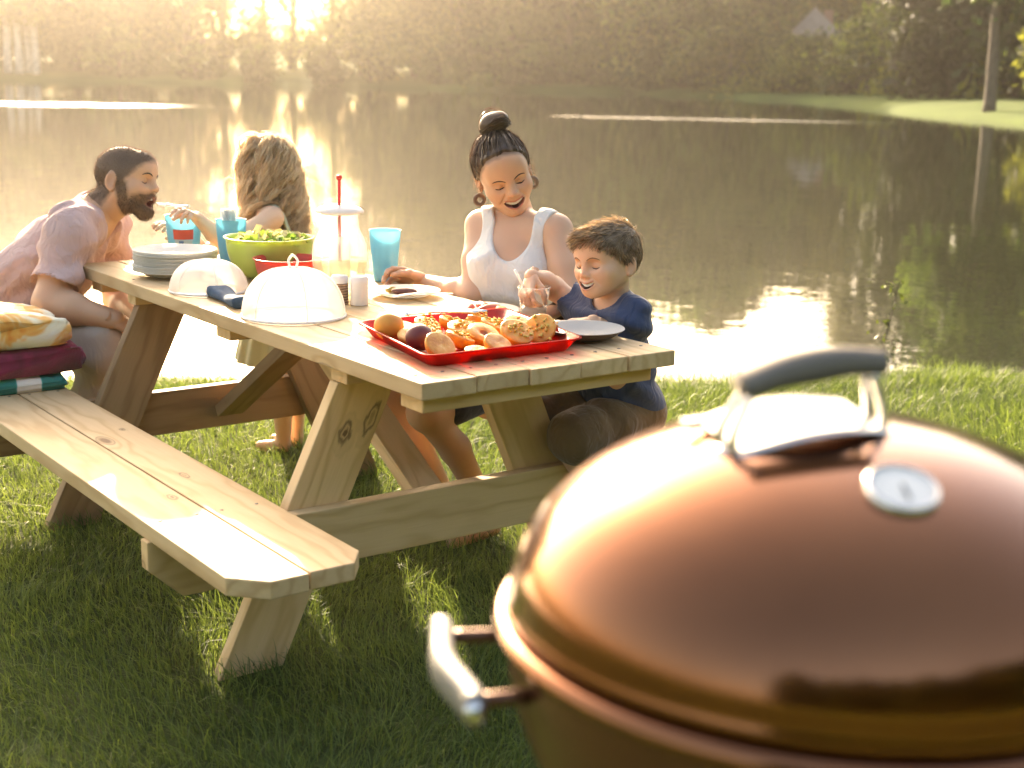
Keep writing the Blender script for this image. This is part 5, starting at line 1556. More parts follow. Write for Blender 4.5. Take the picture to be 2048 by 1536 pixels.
MAT_TANK = cloth_material('white_jersey', (.78, .75, .70), .6, 26, .04)
obj('tank_top', tV, tQ, MAT_TANK, woman)
# dark shorts
s = Sdf((.35, .6, .33), (1.2, 1.3, .72), .0065)
s.ell(Pv, (.155, .125, .118), .03, R1)
for kn, sg in ((knR, 1), (knL, -1)):
    hip = Pv + np.array([-.05, .07 * sg, 0]); limb(s, [hip, hip + (kn - hip) * .72], [.088, .076], 0, .03)
pV, pQ = s.mesh(); pV = relax(pV, pQ, 1)
obj('shorts', pV, pQ, cloth_material('dark_denim', (.03, .03, .038), .4), woman)
teeth(woman, H, R, k, hs)
MAT_DARKHAIR = hair_material('dark_brown_hair', (.050, .028, .016), (.24, .15, .09), .28, .33)
MAT_LASH = simple('lash', (.035, .02, .015), .7)
face_lines(woman, H, R, k, hs, .0017, .0021, MAT_LASH, simple('dark_brow', (.07, .04, .025), .8))
# hair: pulled back over the skull into a bun at the crown
rg = np.random.default_rng(41)
bun = np.array([-.018, -.052, .138])
c0b = np.array([0, -.012, .036]); axb = unit(bun - c0b); e1b = unit(np.cross(axb, [1, 0, 0])); e2b = np.cross(axb, e1b)
def lock(P, fine=1.0):
    a = np.arctan2((P - c0b) @ e1b, (P - c0b) @ e2b)
    return .55 * np.sin(a * 19 + 1.7 * np.sin(a * 6)) + .35 * np.sin(a * 43 + 2 * np.sin(a * 11)) + .2 * vnoise(P, 40, 2)
cV, cQ, cN = hair_cap(dict(fem=1.0), .0085, [((0, .078, .090), (0, .80, -.60)), ((0, 0, -.062), (0, .35, -1))],
    wave=lambda P: .0016 * lock(P))
hair = obj('hair', (cV * k) @ R.T + H, cQ, MAT_DARKHAIR, woman)
colour_attr(hair, np.repeat(np.clip(.38 + .5 * lock(cV), 0, 1)[:, None], 3, 1))
s = Sdf((-.08, -.12, .06), (.06, .02, .21), .003)
s.ell(bun, (.046, .040, .034), .010, np.array(Matrix.Rotation(.5, 3, 'X')))
s.disp(lambda P: .003 * vnoise(P, 60, 2))
uV, uQ = s.mesh(); bunm = obj('bun', (uV * k) @ R.T + H, uQ, MAT_DARKHAIR, woman)
colour_attr(bunm, np.repeat(np.clip(.35 + .3 * vnoise(uV, 60, 5), 0, 1)[:, None], 3, 1))
sel = rg.choice(len(cV), 3000); r0 = cV[sel] + cN[sel] * .001
P = []
for t in np.linspace(0, 1, 9):
    q = r0 * (1 - t) + (bun - [0, 0, .02]) * t
    c0 = np.array([0, -.012, .036]); d = (q - c0) / (np.array([.0765, .098, .083]) * 1.10); l = np.linalg.norm(d, axis=1)[:, None]; l0 = np.linalg.norm((r0 - c0) / (np.array([.0765, .098, .083]) * 1.10), axis=1)[:, None]; l0 = l0 * (1 - t) + 1.0 * t
    q2 = c0 + d / l * l0 * np.array([.0765, .098, .083]) * 1.10
    w = np.clip((t - .75) / .25, 0, 1); P.append(q2 * (1 - w) + (q2 * .4 + (bun - [0, 0, .02]) * .6) * w + rg.normal(size=r0.shape) * .0012)
P = np.stack(P, 1)
fan_mesh(hair, 'strands', (P.reshape(-1, 3) * k @ R.T + H).reshape(P.shape), np.full(len(P), .0018), rg, MAT_DARKHAIR, np.clip(.4 + .6 * lock(r0) + rg.normal(size=len(r0)) * .2, 0, 1), .8)
# bun coils
P = []
n = 900; a0 = rg.uniform(0, 6.28, n); ra = rg.uniform(.55, 1.06, n); ti = rg.normal(size=n) * .35
for t in np.linspace(0, 2.6, 12):
    a = a0 + t; q = np.c_[np.cos(a), np.sin(a) * np.cos(ti), np.sin(a) * np.sin(ti) + rg.normal(size=n) * .02] * ra[:, None] * [.047, .041, .041]
    q[:, 2] += .012 * np.cos(a * 2 + ra * 9); P.append(bun + q)
P = np.stack(P, 1)
fan_mesh(bunm, 'bun_strands', (P.reshape(-1, 3) * k @ R.T + H).reshape(P.shape), np.full(n, .0015), rg, MAT_DARKHAIR, rg.uniform(0, 1, n), .6)
# loose wisps at temples and nape
n = 150; sx = np.where(rg.uniform(size=n) < .5, -1, 1)
root = np.c_[sx * .074, rg.uniform(-.06, .02, n), rg.uniform(-.05, .04, n)]; P = [root]
dr = np.c_[sx * .8, rg.normal(size=n) * .4, rg.normal(size=n) * .5 - .2]; ph = rg.uniform(0, 6.28, n)
for i in range(9):
    dr = dr * .85 + np.c_[np.cos(ph + i * .9) * .35, np.sin(ph + i * 1.1) * .4, -.25 + .3 * np.sin(ph + i)]; P.append(P[-1] + unit(dr) * 0 + dr / (np.linalg.norm(dr, axis=1)[:, None]) * rg.uniform(.003, .007, n)[:, None])
P = np.stack(P, 1)
fan_mesh(hair, 'wisps', (P.reshape(-1, 3) * k @ R.T + H).reshape(P.shape), np.full(n, .0010), rg, MAT_DARKHAIR, rg.uniform(.3, 1, n), .4)
# disc earrings
MAT_EAR = simple('brown_earring', (.20, .13, .09), .45, .2)
for x in (-1, 1):
    e = (np.array([x * .084, -.006, -.040]) * k) @ R.T + H
    up_ = np.array([0, 0, 1.0]); fd = np.array((-0.3628, -0.9081, 0.2172)); sd = unit(np.cross(up_, fd)); c = e - up_ * .021
    V, F = [], []
    for i in range(28):
        a = 2 * PI * i / 28
        for j in range(8):
            b = 2 * PI * j / 8; rr = .0135 + .0065 * math.cos(b); V.append(c + (sd * math.cos(a) + up_ * math.sin(a)) * rr + fd * .0025 * math.sin(b))
    for i in range(28):
        for j in range(8): F.append([i * 8 + j, i * 8 + (j + 1) % 8, ((i + 1) % 28) * 8 + (j + 1) % 8, ((i + 1) % 28) * 8 + j])
    obj('earring', V, F, MAT_EAR, woman)
# white sandal flower on the near foot
V = []; parts = []
for i in range(9):
    a = 2 * PI * i / 9; v, f = rbox(.022, .009, .003, .001, 1); Rz = np.array(Matrix.Rotation(a, 3, 'Z') @ Matrix.Rotation(-.4, 3, 'Y')); parts.append(((v + [.014, 0, 0]) @ Rz.T, f))
v, f = join(*parts); obj('sandal_flower', v + (anR + np.array([-.125, 0, -.035])), f, MAT_WPLAS, woman)

# ================================================================== boy
H = np.array((0.7838, 0.3300, 0.9116)); k = .875
R = frame((-0.9889, -0.1305, -0.0342), (-0.0361, 0.0866, 0.9920))
N = np.array((0.8139, 0.3391, 0.7955)); SR = np.array((0.8231, 0.4903, 0.7672)); SL = np.array((0.8042, 0.2514, 0.7753))
Cc = np.array((0.8369, 0.3805, 0.6850)); Pv = np.array([.915, .40, .485])
bfwd = np.array((-0.9258, -0.3246, 0.1701))
SKIN_B = (.68, .41, .26)
boy = thing('person', 'small boy in a navy T-shirt and brown shorts, grinning down at his cup', 'person', (float(Pv[0]), float(Pv[1]), 0), 'family at the picnic table')
elR, wrR = np.array((0.7849, 0.5580, 0.8169)), np.array((0.6821, 0.5186, 0.8593))
elL, wrL = np.array((0.7972, 0.2627, 0.7061)), np.array((0.7227, 0.3092, 0.7657))
knR, knL = np.array([.64, .52, .47]), np.array([.66, .32, .46])
anR, anL = np.array([.84, .56, .17]), np.array([.86, .38, .17])
s = Sdf((.5, .1, .1), (1.15, .75, .92), .0055)
R1, R2 = torso(s, Pv, Cc, N, SR, SL, bfwd, .110, .080, 0, .04, .036, .86)
s.cone(N, H + R @ np.array([0, -.022, -.045]) * k, .040, .037, .015)
limb(s, [SR, elR], [.034, .028]); limb(s, [elR, elR + (wrR - elR) * .4, wrR], [.030, .030, .021])
limb(s, [SL, elL], [.034, .028]); limb(s, [elL, elL + (wrL - elL) * .4, wrL], [.029, .029, .020])
for kn, an, sg in ((knR, anR, 1), (knL, anL, -1)):
    limb(s, [Pv + [-.03, .05 * sg, 0], kn], [.062, .045], 0, .02); limb(s, [kn, kn * .6 + an * .4 + [.012, 0, 0], an], [.043, .040, .028])
    s.cone(an + [0, 0, -.03], an + [-.10, 0, -.05], .026, .02, .02)
bV, bQ = s.mesh(); bV = relax(bV, bQ, 1)
hs = head_sdf(k, child=1.0, mouth='smile', nose=.88, neck=neck_local(H, R, k, N, .0395, .042), mouth_h=.85)
hV, hQ = hs.mesh(); hN = grad_at(hs, hV); hV = relax(hV, hQ, 1, .35); hc = head_colours(hV, SKIN_B, (.50, .17, .13), child=1.0, lipk=.55, mouth_h=.85, nrm=hN, scalp=([((0, .088, .058), (0, .60, -.80)), ((0, 0, -.058), (0, .45, -1))], (.25, .15, .08), .012, .6))
hW = (hV * k) @ R.T + H
RhR = frame(unit(np.array((0.6314, 0.4884, 0.7992)) - wrR), np.array((-0.8327, 0.0683, 0.5449)))
gV, gQ = hand_mesh(wrR, RhR, (.75, .85, .9, .95), thumb=(.8, .4), k=.70, side=-1)
RhL = frame(unit(np.array((0.6718, 0.3707, 0.7594)) - wrL), np.array([0, 0, 1.0]))
g2V, g2Q = hand_mesh(wrL, RhL, .55, k=.70, side=1)
merged_body('body', [(bV, bQ, flat_col(bV, SKIN_B)), (hW, hQ, hc), (gV, gQ, flat_col(gV, SKIN_B)), (g2V, g2Q, flat_col(g2V, SKIN_B))], boy)
s = Sdf((.55, .1, .36), (1.15, .75, .92), .0045)
torso(s, Pv, Cc, N, SR, SL, bfwd, .110, .080, .012, .04, .036, .95)
limb(s, [SR, SR + (elR - SR) * .98], [.046, .044], 0, .03); limb(s, [SL, SL + (elL - SL) * .9], [.047, .046], 0, .03)
s.disp(lambda P: .0062 * np.sin(vnoise(P, 6, 8) * 7 + P[..., 2] * 60 + P[..., 0] * 36))
uR = unit(elR - SR); s.plane(SR + uR * np.linalg.norm(elR - SR) * .93, uR) if False else None
s.cone(SR + uR * .098, SR + uR * .25, .07, .07, .003, 'cut')
uL = unit(elL - SL); s.cone(SL + uL * (np.linalg.norm(elL - SL) * .92 + .06), SL + uL * .3, .06, .06, .003, 'cut')
upn = unit(H - N); s.cone(N + upn * .012 + R2[:, 1] * .012, N + upn * .2, .047, .060, .006, 'cut')
tV, tQ = s.mesh(); tV = relax(tV, tQ, 1)
obj('t_shirt', tV, tQ, cloth_material('navy_cotton', (.045, .065, .125), .7, 26, .2), boy)
V, F = [], []          # ribbed collar
for i in range(36):
    a = 2 * PI * i / 36; c = N + upn * .014 + R2[:, 1] * .010 + (R2[:, 0] * math.cos(a) * .050 + R2[:, 1] * math.sin(a) * .047) + R2[:, 2] * (-.012 * math.sin(a))
    for j in range(6): b = 2 * PI * j / 6; V.append(c + upn * .007 * math.sin(b) + unit(c - N - upn * .014) * .004 * math.cos(b))
for i in range(36):
    for j in range(6): F.append([i * 6 + j, i * 6 + (j + 1) % 6, ((i + 1) % 36) * 6 + (j + 1) % 6, ((i + 1) % 36) * 6 + j])
obj('collar', V, F, cloth_material('navy_rib', (.035, .052, .10), .2), boy)
s = Sdf((.5, .15, .33), (1.12, .7, .66), .005)
s.ell(Pv, (.122, .105, .085), .03, R1)
for kn, sg in ((knR, 1), (knL, -1)):
    hp = Pv + [-.03, .05 * sg, 0]; limb(s, [hp, hp + (kn - hp) * .95], [.074, .068], 0, .03)
s.disp(lambda P: .006 * np.sin(vnoise(P, 9, 12) * 5 + P[..., 0] * 45))
pV, pQ = s.mesh(); pV = relax(pV, pQ, 1)
obj('shorts', pV, pQ, cloth_material('brown_canvas', (.17, .105, .05), .7, 30, .25), boy)
teeth(boy, H, R, k, hs, .1)
MAT_BOYHAIR = hair_material('light_brown_hair', (.13, .075, .037), (.50, .34, .19), .3, .36)
face_lines(boy, H, R, k, hs, .0015, .0016, MAT_LASH, simple('brow_brown', (.16, .095, .05), .8))
rg = np.random.default_rng(43)
cV, cQ, cN = hair_cap(dict(child=1.0), .008, [((0, .088, .058), (0, .60, -.80)), ((0, 0, -.058), (0, .45, -1))], wave=lambda P: .0016 * vnoise(P, 70, 4))
hair = obj('hair', (cV * k) @ R.T + H, cQ, MAT_BOYHAIR, boy); colour_attr(hair, np.repeat(np.clip(.3 + .3 * vnoise(cV, 60, 5), 0, 1)[:, None], 3, 1))
n = 7000; sel = rg.choice(len(cV), n); r0 = cV[sel] - cN[sel] * .002 + rg.normal(size=(n, 3)) * .001; nn = cN[sel]
top = np.clip((r0[:, 2] - .03) / .06, 0, 1); back = np.clip(-r0[:, 1] / .06, 0, 1)
cmb = np.c_[.30 * top, .9 * top * (1 - .6 * back), -.35 * top - 1.0 * (1 - top)]
clm = np.stack([vnoise(r0, 90, q) for q in (1, 2, 3)], 1) * .28
Lh = (.012 + .016 * top) * rg.uniform(.75, 1.25, n); P = [r0]
jit = rg.normal(size=(n, 3)) * .10 + clm
for i in range(5):
    d = nn * (.42 - .08 * i) + cmb * .8 + jit; d -= nn * np.minimum(0, (d * nn).sum(1))[:, None]; d /= np.linalg.norm(d, axis=1)[:, None]; P.append(P[-1] + d * (Lh / 5)[:, None])
P = np.stack(P, 1)
fan_mesh(hair, 'strands', (P.reshape(-1, 3) * k @ R.T + H).reshape(P.shape), np.full(n, .0022), rg, MAT_BOYHAIR, np.clip(.35 + .55 * vnoise(r0 * [1, .45, 1], 170, 9) + rg.normal(size=n) * .12 + .25 * top, 0, 1), .35)
# spoon in the boy's hand
fork_dir = unit(np.array([.675, .50, TH + .03]) - np.array((0.6398, 0.5239, 0.8575)))
a = np.array((0.6435, 0.5198, 0.8525)); v, f = tube(np.linspace(a - fork_dir * .03, a + fork_dir * .12, 6), [.0032, .0032, .003, .0028, .003, .006], 8)
v2, f2 = lathe([(0, -.003), (.009, -.001), (.012, .003)], 18); v2 = v2 * [1, 1.5, 1] + (a + fork_dir * .128)
v, f = join((v, f), (v2, f2)); tag(obj('plastic_spoon', v, f, MAT_WPLAS), 'white plastic spoon the boy dips into his clear cup', 'spoon')

# ================================================================== man
H = np.array((0.2034, 2.1390, 1.0020)); k = .985
R = frame((0.6320, -0.7690, 0.0235), (0.1201, 0.1467, 0.9828))
N = np.array((0.1159, 2.2223, 0.8846)); SR = np.array((-0.0175, 2.0584, 0.8574)); SL = np.array((0.2222, 2.3834, 0.8299))
Cc = np.array((0.0171, 2.2817, 0.7432)); Pv = np.array((-0.1630, 2.3849, 0.5424))
mfwd = np.array((0.4593, -0.7355, -0.2704))
SKIN_M = (.58, .335, .205)
man = thing('person', 'bearded man in a dusty pink V-neck shirt leaning forward to be fed', 'person', (float(Pv[0]), float(Pv[1]), 0), 'family at the picnic table')
elR, wrR = np.array((-0.1266, 1.9775, 0.6429)), np.array((0.0311, 1.8225, 0.5983))
elL, wrL = np.array((0.2527, 2.3886, 0.5639)), np.array((0.1806, 1.9818, 0.5606))
hipR, hipL = np.array((-0.1867, 2.2148, 0.5101)), np.array((-0.0775, 2.5094, 0.4840))
knR, knL = np.array((0.0115, 1.8860, 0.4994)), np.array((0.2417, 2.2192, 0.4761))
anR = np.array((-0.0211, 2.0528, 0.2784)); anL = np.array((0.1574, 2.3256, 0.2216))
anR[2] = .10; anL[2] = .10
lo = np.minimum.reduce([Pv, elR, knR, anR, anL, SL, N]) - .25; hi = np.maximum.reduce([N, wrR, wrL, knL, anL, elL]) + .22
s = Sdf(lo, hi, .0075)
R1, R2 = torso(s, Pv, Cc, N, SR, SL, mfwd, .165, .115, 0, .06, .058, .92)
s.cone(N, H + R @ np.array([0, -.022, -.045]) * k, .066, .060, .03)
limb(s, [SR, SR * .5 + elR * .5, elR], [.066, .060, .048], 0, .03); limb(s, [elR, elR * .68 + wrR * .32, wrR], [.049, .049, .030], 0, .03)
limb(s, [SL, SL * .5 + elL * .5, elL], [.060, .056, .046], 0, .03); limb(s, [elL, elL * .68 + wrL * .32, wrL], [.047, .047, .030], 0, .03)
for hp, kn, an in ((hipR, knR, anR), (hipL, knL, anL)):
    limb(s, [hp, kn], [.085, .062], 0, .03); limb(s, [kn, kn * .65 + an * .35, an], [.058, .056, .036], 0, .03)
    s.cone(an + [0, 0, -.05], an + np.array((0.1369, -0.1007, 0.0035)) * [1, 1, 0] + [0, 0, -.068], .036, .028, .02)
bV, bQ = s.mesh(); bV = relax(bV, bQ, 1)
JO = .010
hs = head_sdf(k, mouth='open', nose=1.12, neck=neck_local(H, R, k, N, .063, .069), jaw_open=JO)
hV, hQ = hs.mesh(); hN = grad_at(hs, hV); hV = relax(hV, hQ, 1, .35); hc = head_colours(hV, SKIN_M, (.42, .15, .11), mouth='open', jaw_open=JO, scalp=([((0, .020, 0), (0, 1, -1.02)), ((0, 0, -.062), (0, .6, -1))], (.155, .095, .058), .016, .92), stub=((.20, .12, .07), .85))
hW = (hV * k) @ R.T + H
RhR = frame(unit(np.array((0.1240, 1.8137, 0.5396)) - wrR), np.array((-0.1834, -0.3883, 0.8649)))
gV, gQ = hand_mesh(wrR, RhR, (.4, .5, .55, .6), thumb=(.4, .4), k=1.02, side=-1)
RhL = frame(unit(np.array((0.1677, 1.8060, 0.5367)) - wrL), np.array((0.2407, 0.1883, 0.8582)))
g2V, g2Q = hand_mesh(wrL, RhL, .5, k=1.02, side=1)
merged_body('body', [(bV, bQ, flat_col(bV, SKIN_M)), (hW, hQ, hc), (gV, gQ, flat_col(gV, SKIN_M)), (g2V, g2Q, flat_col(g2V, SKIN_M))], man)
# V-neck shirt
s = Sdf(np.minimum.reduce([Pv, SR, elR]) - .24, np.maximum.reduce([N, SL, elL]) + .20, .0055)
torso(s, Pv, Cc, N, SR, SL, mfwd, .165, .115, .014, .06, .058, .98)
uR = unit(elR - SR); uL = unit(elL - SL)
limb(s, [SR, SR + uR * .20], [.078, .076], 0, .04); limb(s, [SL, SL + uL * .20], [.074, .072], 0, .04)
def folds(P):
    a = (P - SR) @ uR
    return .0078 * np.sin(vnoise(P, 5, 18) * 7 + a * 46) + .004 * np.sin(vnoise(P, 9, 5) * 7 + P[..., 2] * 60)
s.disp(folds)
s.cone(SR + uR * .255, SR + uR * .5, .10, .10, .003, 'cut'); s.cone(SL + uL * .245, SL + uL * .5, .10, .10, .003, 'cut')
upn = unit(H - N)
s.cone(N + upn * .045 + R2[:, 1] * .005, N + upn * .3, .074, .10, .006, 'cut')
vb = Cc + R2[:, 1] * .14 + R2[:, 2] * .055
s.cone(vb, N + upn * .05 + R2[:, 1] * .09, .006, .062, .006, 'cut')
s.plane(Pv - R1[:, 2] * .055, -R1[:, 2])
tV, tQ = s.mesh(); tV = relax(tV, tQ, 1)
obj('v_neck_shirt', tV, tQ, cloth_material('dusty_pink_jersey', (.62, .41, .37), .9, 26, .07), man)
# trousers
s = Sdf(np.minimum.reduce([Pv, hipR, knR, anR]) - .2, np.maximum.reduce([hipL, knL, anL, Pv]) + .2, .0065)
s.ell(Pv, (.175, .145, .125), .03, R1)
for hp, kn, an in ((hipR, knR, anR), (hipL, knL, anL)):
    limb(s, [hp, kn], [.102, .080], 0, .05); limb(s, [kn, kn * .45 + an * .55, an + [0, 0, .02]], [.079, .074, .062], 0, .03)
s.disp(lambda P: .0055 * np.sin(vnoise(P, 6, 23) * 6 + P[..., 2] * 48))
pV, pQ = s.mesh(); pV = relax(pV, pQ, 1)
obj('trousers', pV, pQ, cloth_material('taupe_canvas', (.52, .42, .34), .6, 24, .1), man)
MAT_BUZZ = hair_material('cropped_brown_hair', (.10, .062, .038), (.26, .175, .115), .25)
MAT_BEARD = hair_material('brown_beard', (.12, .070, .038), (.33, .21, .12), .3)
face_lines(man, H, R, k, hs, .0016, .0026, MAT_LASH, MAT_LASH)
teeth(man, H, R, k, hs, 1.0)
rg = np.random.default_rng(47)
nv_ = .004 * vnoise(hV, 120, 6)
wh = np.max(np.stack([(hV - np.array(p)) @ unit(n) for p, n in (((0, .020, 0), (0, 1, -1.02)), ((0, 0, -.062), (0, .6, -1)))]), 0) + nv_
ok_ = np.where((wh < rg.uniform(-.004, .010, len(hV))) & (np.linalg.norm((np.abs(hV[:, [0]]) * [1, 0, 0] + hV * [0, 1, 1] - [.0800, -.012, -.004]) / [.0125, .022, .036], axis=1) > 1) & (hV[:, 2] > -.07))[0]
sel = rg.choice(ok_, 11000); r0 = hV[sel] + rg.normal(size=(len(sel), 3)) * .0007; nn = hN[sel]
Lh = rg.uniform(.0035, .0075, len(r0)); d = nn + rg.normal(size=r0.shape) * .3 + [0, .35, -.25]; d /= np.linalg.norm(d, axis=1)[:, None]
P = np.stack([r0, r0 + d * Lh[:, None] * .5, r0 + d * Lh[:, None]], 1)
fan_mesh(man, 'hair', (P.reshape(-1, 3) * k @ R.T + H).reshape(P.shape), np.full(len(r0), .0011), rg, MAT_BUZZ, np.clip(rg.normal(.5, .25, len(r0)), 0, 1), .4)
# beard: a close layer over the jaw with short hairs
s = head_sdf(k, mouth='open', nose=1.12, jaw_open=JO, h=.0028, ears=False)
s.F -= .0035
s.plane((0, .050, -.052), unit([0, .35, 1]), .03, .005)
s.plane((0, .018, 0), (0, -1, -.15), .03)
s.ell((0, .100, -.064 - JO * .3), (.0205, .05, .0175 + JO * .35), .003, op='cut')
s.ell((0, .115, -.022), (.022, .03, .022), .004, op='cut')
for x in (-1, 1): s.ell((x * .047, .080, -.022), (.026, .035, .026), .006, op='cut')
cV, cQ = s.mesh()
kp = (cV[:, 2] > -.135); cV = relax(cV, cQ, 1)
beard = obj('beard', (cV * k) @ R.T + H, cQ, MAT_BEARD, man); colour_attr(beard, np.repeat(np.clip(.4 + .35 * vnoise(cV, 90, 5), 0, 1)[:, None], 3, 1))
jw_ = np.where((hc[:, 0] < .36) & (hV[:, 2] < -.002) & (hV[:, 1] > 0) & (hV[:, 2] > -.125) & (hc[:, 1] > .07))[0]
r0 = np.concatenate([cV[rg.choice(len(cV), 3600)], hV[rg.choice(jw_, 4200)]])
nn = r0 - np.array([0, .02, -.03]); nn /= np.linalg.norm(nn, axis=1)[:, None]
d = nn * .7 + np.array([0, .15, -.6]) + rg.normal(size=r0.shape) * .3; d /= np.linalg.norm(d, axis=1)[:, None]
Lh = rg.uniform(.005, .011, len(r0)); P = np.stack([r0, r0 + d * Lh[:, None] * .5, r0 + d * Lh[:, None]], 1)
fan_mesh(beard, 'strands', (P.reshape(-1, 3) * k @ R.T + H).reshape(P.shape), np.full(len(r0), .0012), rg, MAT_BEARD, rg.uniform(0, 1, len(r0)), .3)

# ================================================================== girl
H = np.array((0.7126, 2.1417, 1.0399)); k = .90
R = frame((-0.4320, 0.8585, -0.1767), (0.0328, 0.2472, 0.9735))
N = np.array((0.7148, 2.1245, 0.8927)); SL = np.array((0.6753, 2.0081, 0.8735)); SR = np.array((0.7018, 2.2393, 0.8577))
Cc = np.array((0.7176, 2.0962, 0.7528)); Pv = np.array((0.7433, 2.0721, 0.5519))
gfwd = np.array((-0.5327, 0.7885, -0.1925))
SKIN_G = (.70, .45, .30)
girl = thing('person', 'girl with long wavy blonde hair feeding the man, seen from behind', 'person', (float(Pv[0]), float(Pv[1]), 0), 'family at the picnic table')
elL, wrL = np.array((0.4832, 1.9762, 0.7968)), np.array((0.3620, 1.9410, 0.8970))
elR, wrR = np.array((0.5287, 2.2303, 0.7306)), np.array((0.3702, 2.1466, 0.8326))
s = Sdf(np.minimum.reduce([Pv - [0, 0, .62], wrL, wrR, elL]) - .14, np.maximum.reduce([N, SR, Pv]) + .16, .006)
R1, R2 = torso(s, Pv, Cc, N, SR, SL, gfwd, .110, .080, 0, .04, .036, .86)
s.cone(N, H + R @ np.array([0, -.022, -.045]) * k, .040, .037, .015)
limb(s, [SL, elL], [.036, .030]); limb(s, [elL, elL * .6 + wrL * .4, wrL], [.030, .029, .020])
limb(s, [SR, elR], [.034, .028]); limb(s, [elR, elR * .6 + wrR * .4, wrR], [.029, .028, .020])
for sg in (-1, 1):
    hp = Pv + R1[:, 0] * .05 * sg; kn = np.array([hp[0] + .01, hp[1] - .02, .31]); an = np.array([hp[0] + .03, hp[1] + .02, .06])
    limb(s, [hp, kn], [.062, .043]); limb(s, [kn, kn * .6 + an * .4, an], [.042, .041, .027]); s.cone(an + [0, 0, -.03], an + gfwd * [.1, .1, 0] + [0, 0, -.04], .027, .02)
bV, bQ = s.mesh(); bV = relax(bV, bQ, 1)
hs = head_sdf(k, child=1.0, fem=1.0, mouth='smile', nose=.85, neck=neck_local(H, R, k, N, .0395, .042), h=.003)
hV, hQ = hs.mesh(); hV = relax(hV, hQ, 1, .35); hc = head_colours(hV, SKIN_G, (.50, .17, .13), child=1.0)
hW = (hV * k) @ R.T + H
RhL = frame(unit(np.array((0.2649, 1.8736, 0.9462)) - wrL), np.array((0.0248, -0.2720, 0.9208)))
gV, gQ = hand_mesh(wrL, RhL, (.5, .6, .75, .85), thumb=(.5, .4), k=.70, side=1)
RhR = frame(unit(np.array((0.2934, 2.0881, 0.8760)) - wrR), np.array((0.0248, -0.2720, 0.9208)))
g2V, g2Q = hand_mesh(wrR, RhR, .4, k=.70, side=-1)
merged_body('body', [(bV, bQ, flat_col(bV, SKIN_G)), (hW, hQ, hc), (gV, gQ, flat_col(gV, SKIN_G)), (g2V, g2Q, flat_col(g2V, SKIN_G))], girl)
# pale green sundress
s = Sdf(np.array([Pv[0] - .3, Pv[1] - .3, .30]), np.array([Pv[0] + .3, Pv[1] + .3, SL[2] + .1]), .006)
torso(s, Pv, Cc, N, SR, SL, gfwd, .110, .080, .010, .04, .036, .92)
s.cone(Pv - [0, 0, .02], Pv - [0, 0, .21], .13, .175, .05)
s.disp(lambda P: .006 * np.sin(np.arctan2(P[..., 1] - Pv[1], P[..., 0] - Pv[0]) * 14) * np.clip((Pv[2] + .05 - P[..., 2]) * 5, 0, 1))
s.plane(Pv - [0, 0, .20], (0, 0, -1)); s.plane((SL + SR) / 2 - [0, 0, .055], (0, 0, 1))
tV, tQ = s.mesh(); tV = relax(tV, tQ, 1)
MAT_DRESS = cloth_material('pale_green_cotton', (.50, .56, .40), .4, 20, .08)
dress = obj('sundress', tV, tQ, MAT_DRESS, girl)
for S in (SL, SR):
    q = S * .62 + (SL + SR) / 2 * .38; v, f = tube(bez([q + R2[:, 1] * .075 - [0, 0, .06], q + R2[:, 1] * .04 + [0, 0, .030], q - R2[:, 1] * .04 + [0, 0, .030], q - R2[:, 1] * .085 - [0, 0, .06]], 14), .007, 8); obj('strap', v, f, MAT_DRESS, dress)
# long wavy hair falling to the small of the back
MAT_BLONDE = hair_material('blonde_hair', (.62, .46, .27), (.95, .84, .66), .68, .38)
rg = np.random.default_rng(53)
s = Sdf((-.11, -.16, -.13), (.11, .12, .16), .0035)
s.ell((0, -.014, .038), (.083, .104, .089), .01); s.ell((0, -.055, -.03), (.070, .060, .07), .03)
s.plane((0, .055, .055), unit([0, .8, -.6]), .01); s.plane((0, .035, 0), (0, 1, 0), .02)
cV, cQ = s.mesh(); cV = relax(cV, cQ, 1)
hair = obj('hair', (cV * k) @ R.T + H, cQ, MAT_BLONDE, girl); colour_attr(hair, np.repeat(np.clip(.3 + .3 * vnoise(cV, 60, 5), 0, 1)[:, None], 3, 1))
def hairline_g(P): return (P[:, 1] < .050 + .7 * (P[:, 2] - .05)) & (P[:, 2] > -.05) & (P[:, 1] < .045)
ng = 190; per = 28
r0, nn = scalp_roots(ng, rg, hairline_g, grow=1.06)
seg = 22; G_ = [(r0 * k) @ R.T + H]; nw = nn @ R.T; back = np.array((0.3714, -0.7576, 0.1028)); D = np.array([0, 0, -1.0]) + nw[:, 2:3] * nw + .22 * nw + .35 * back * np.clip(nw[:, 2:3], 0, 1) + rg.normal(size=nw.shape) * .08; D /= np.linalg.norm(D, axis=1)[:, None]; hc_ = (np.array([0, -.012, .030]) * k) @ R.T + H
L = rg.uniform(.26, .40, ng); down = np.array([0.10, -.06, -1.0])
ph = rg.uniform(0, 6.28, ng); fq = rg.uniform(.7, 1.15, ng)
for i in range(seg):
    D = D * .70 + down * .30; D /= np.linalg.norm(D, axis=1)[:, None]
    p = G_[-1] + D * (L / seg)[:, None]
    v = (p - hc_) @ R / k; e = v / np.array([.092, .113, .098]); l = np.linalg.norm(e, axis=1); m = l < 1
    v[m] = v[m] / l[m][:, None]; p = hc_ + (v * k) @ R.T
    for a, b, rr in ((SL, SR, .055), (Cc + [0, 0, .05], Cc - [0, 0, .1], .105)):   # stay off shoulders and back
        ab = b - a; t = np.clip((p - a) @ ab / (ab @ ab), 0, 1); w = p - a - t[:, None] * ab; q = np.linalg.norm(w, axis=1); m = q < rr
        p[m] = (a + t[:, None] * ab)[m] + w[m] / q[m][:, None] * rr
    G_.append(p)
G_ = np.stack(G_, 1)
tt = np.linspace(0, 1, seg + 1)
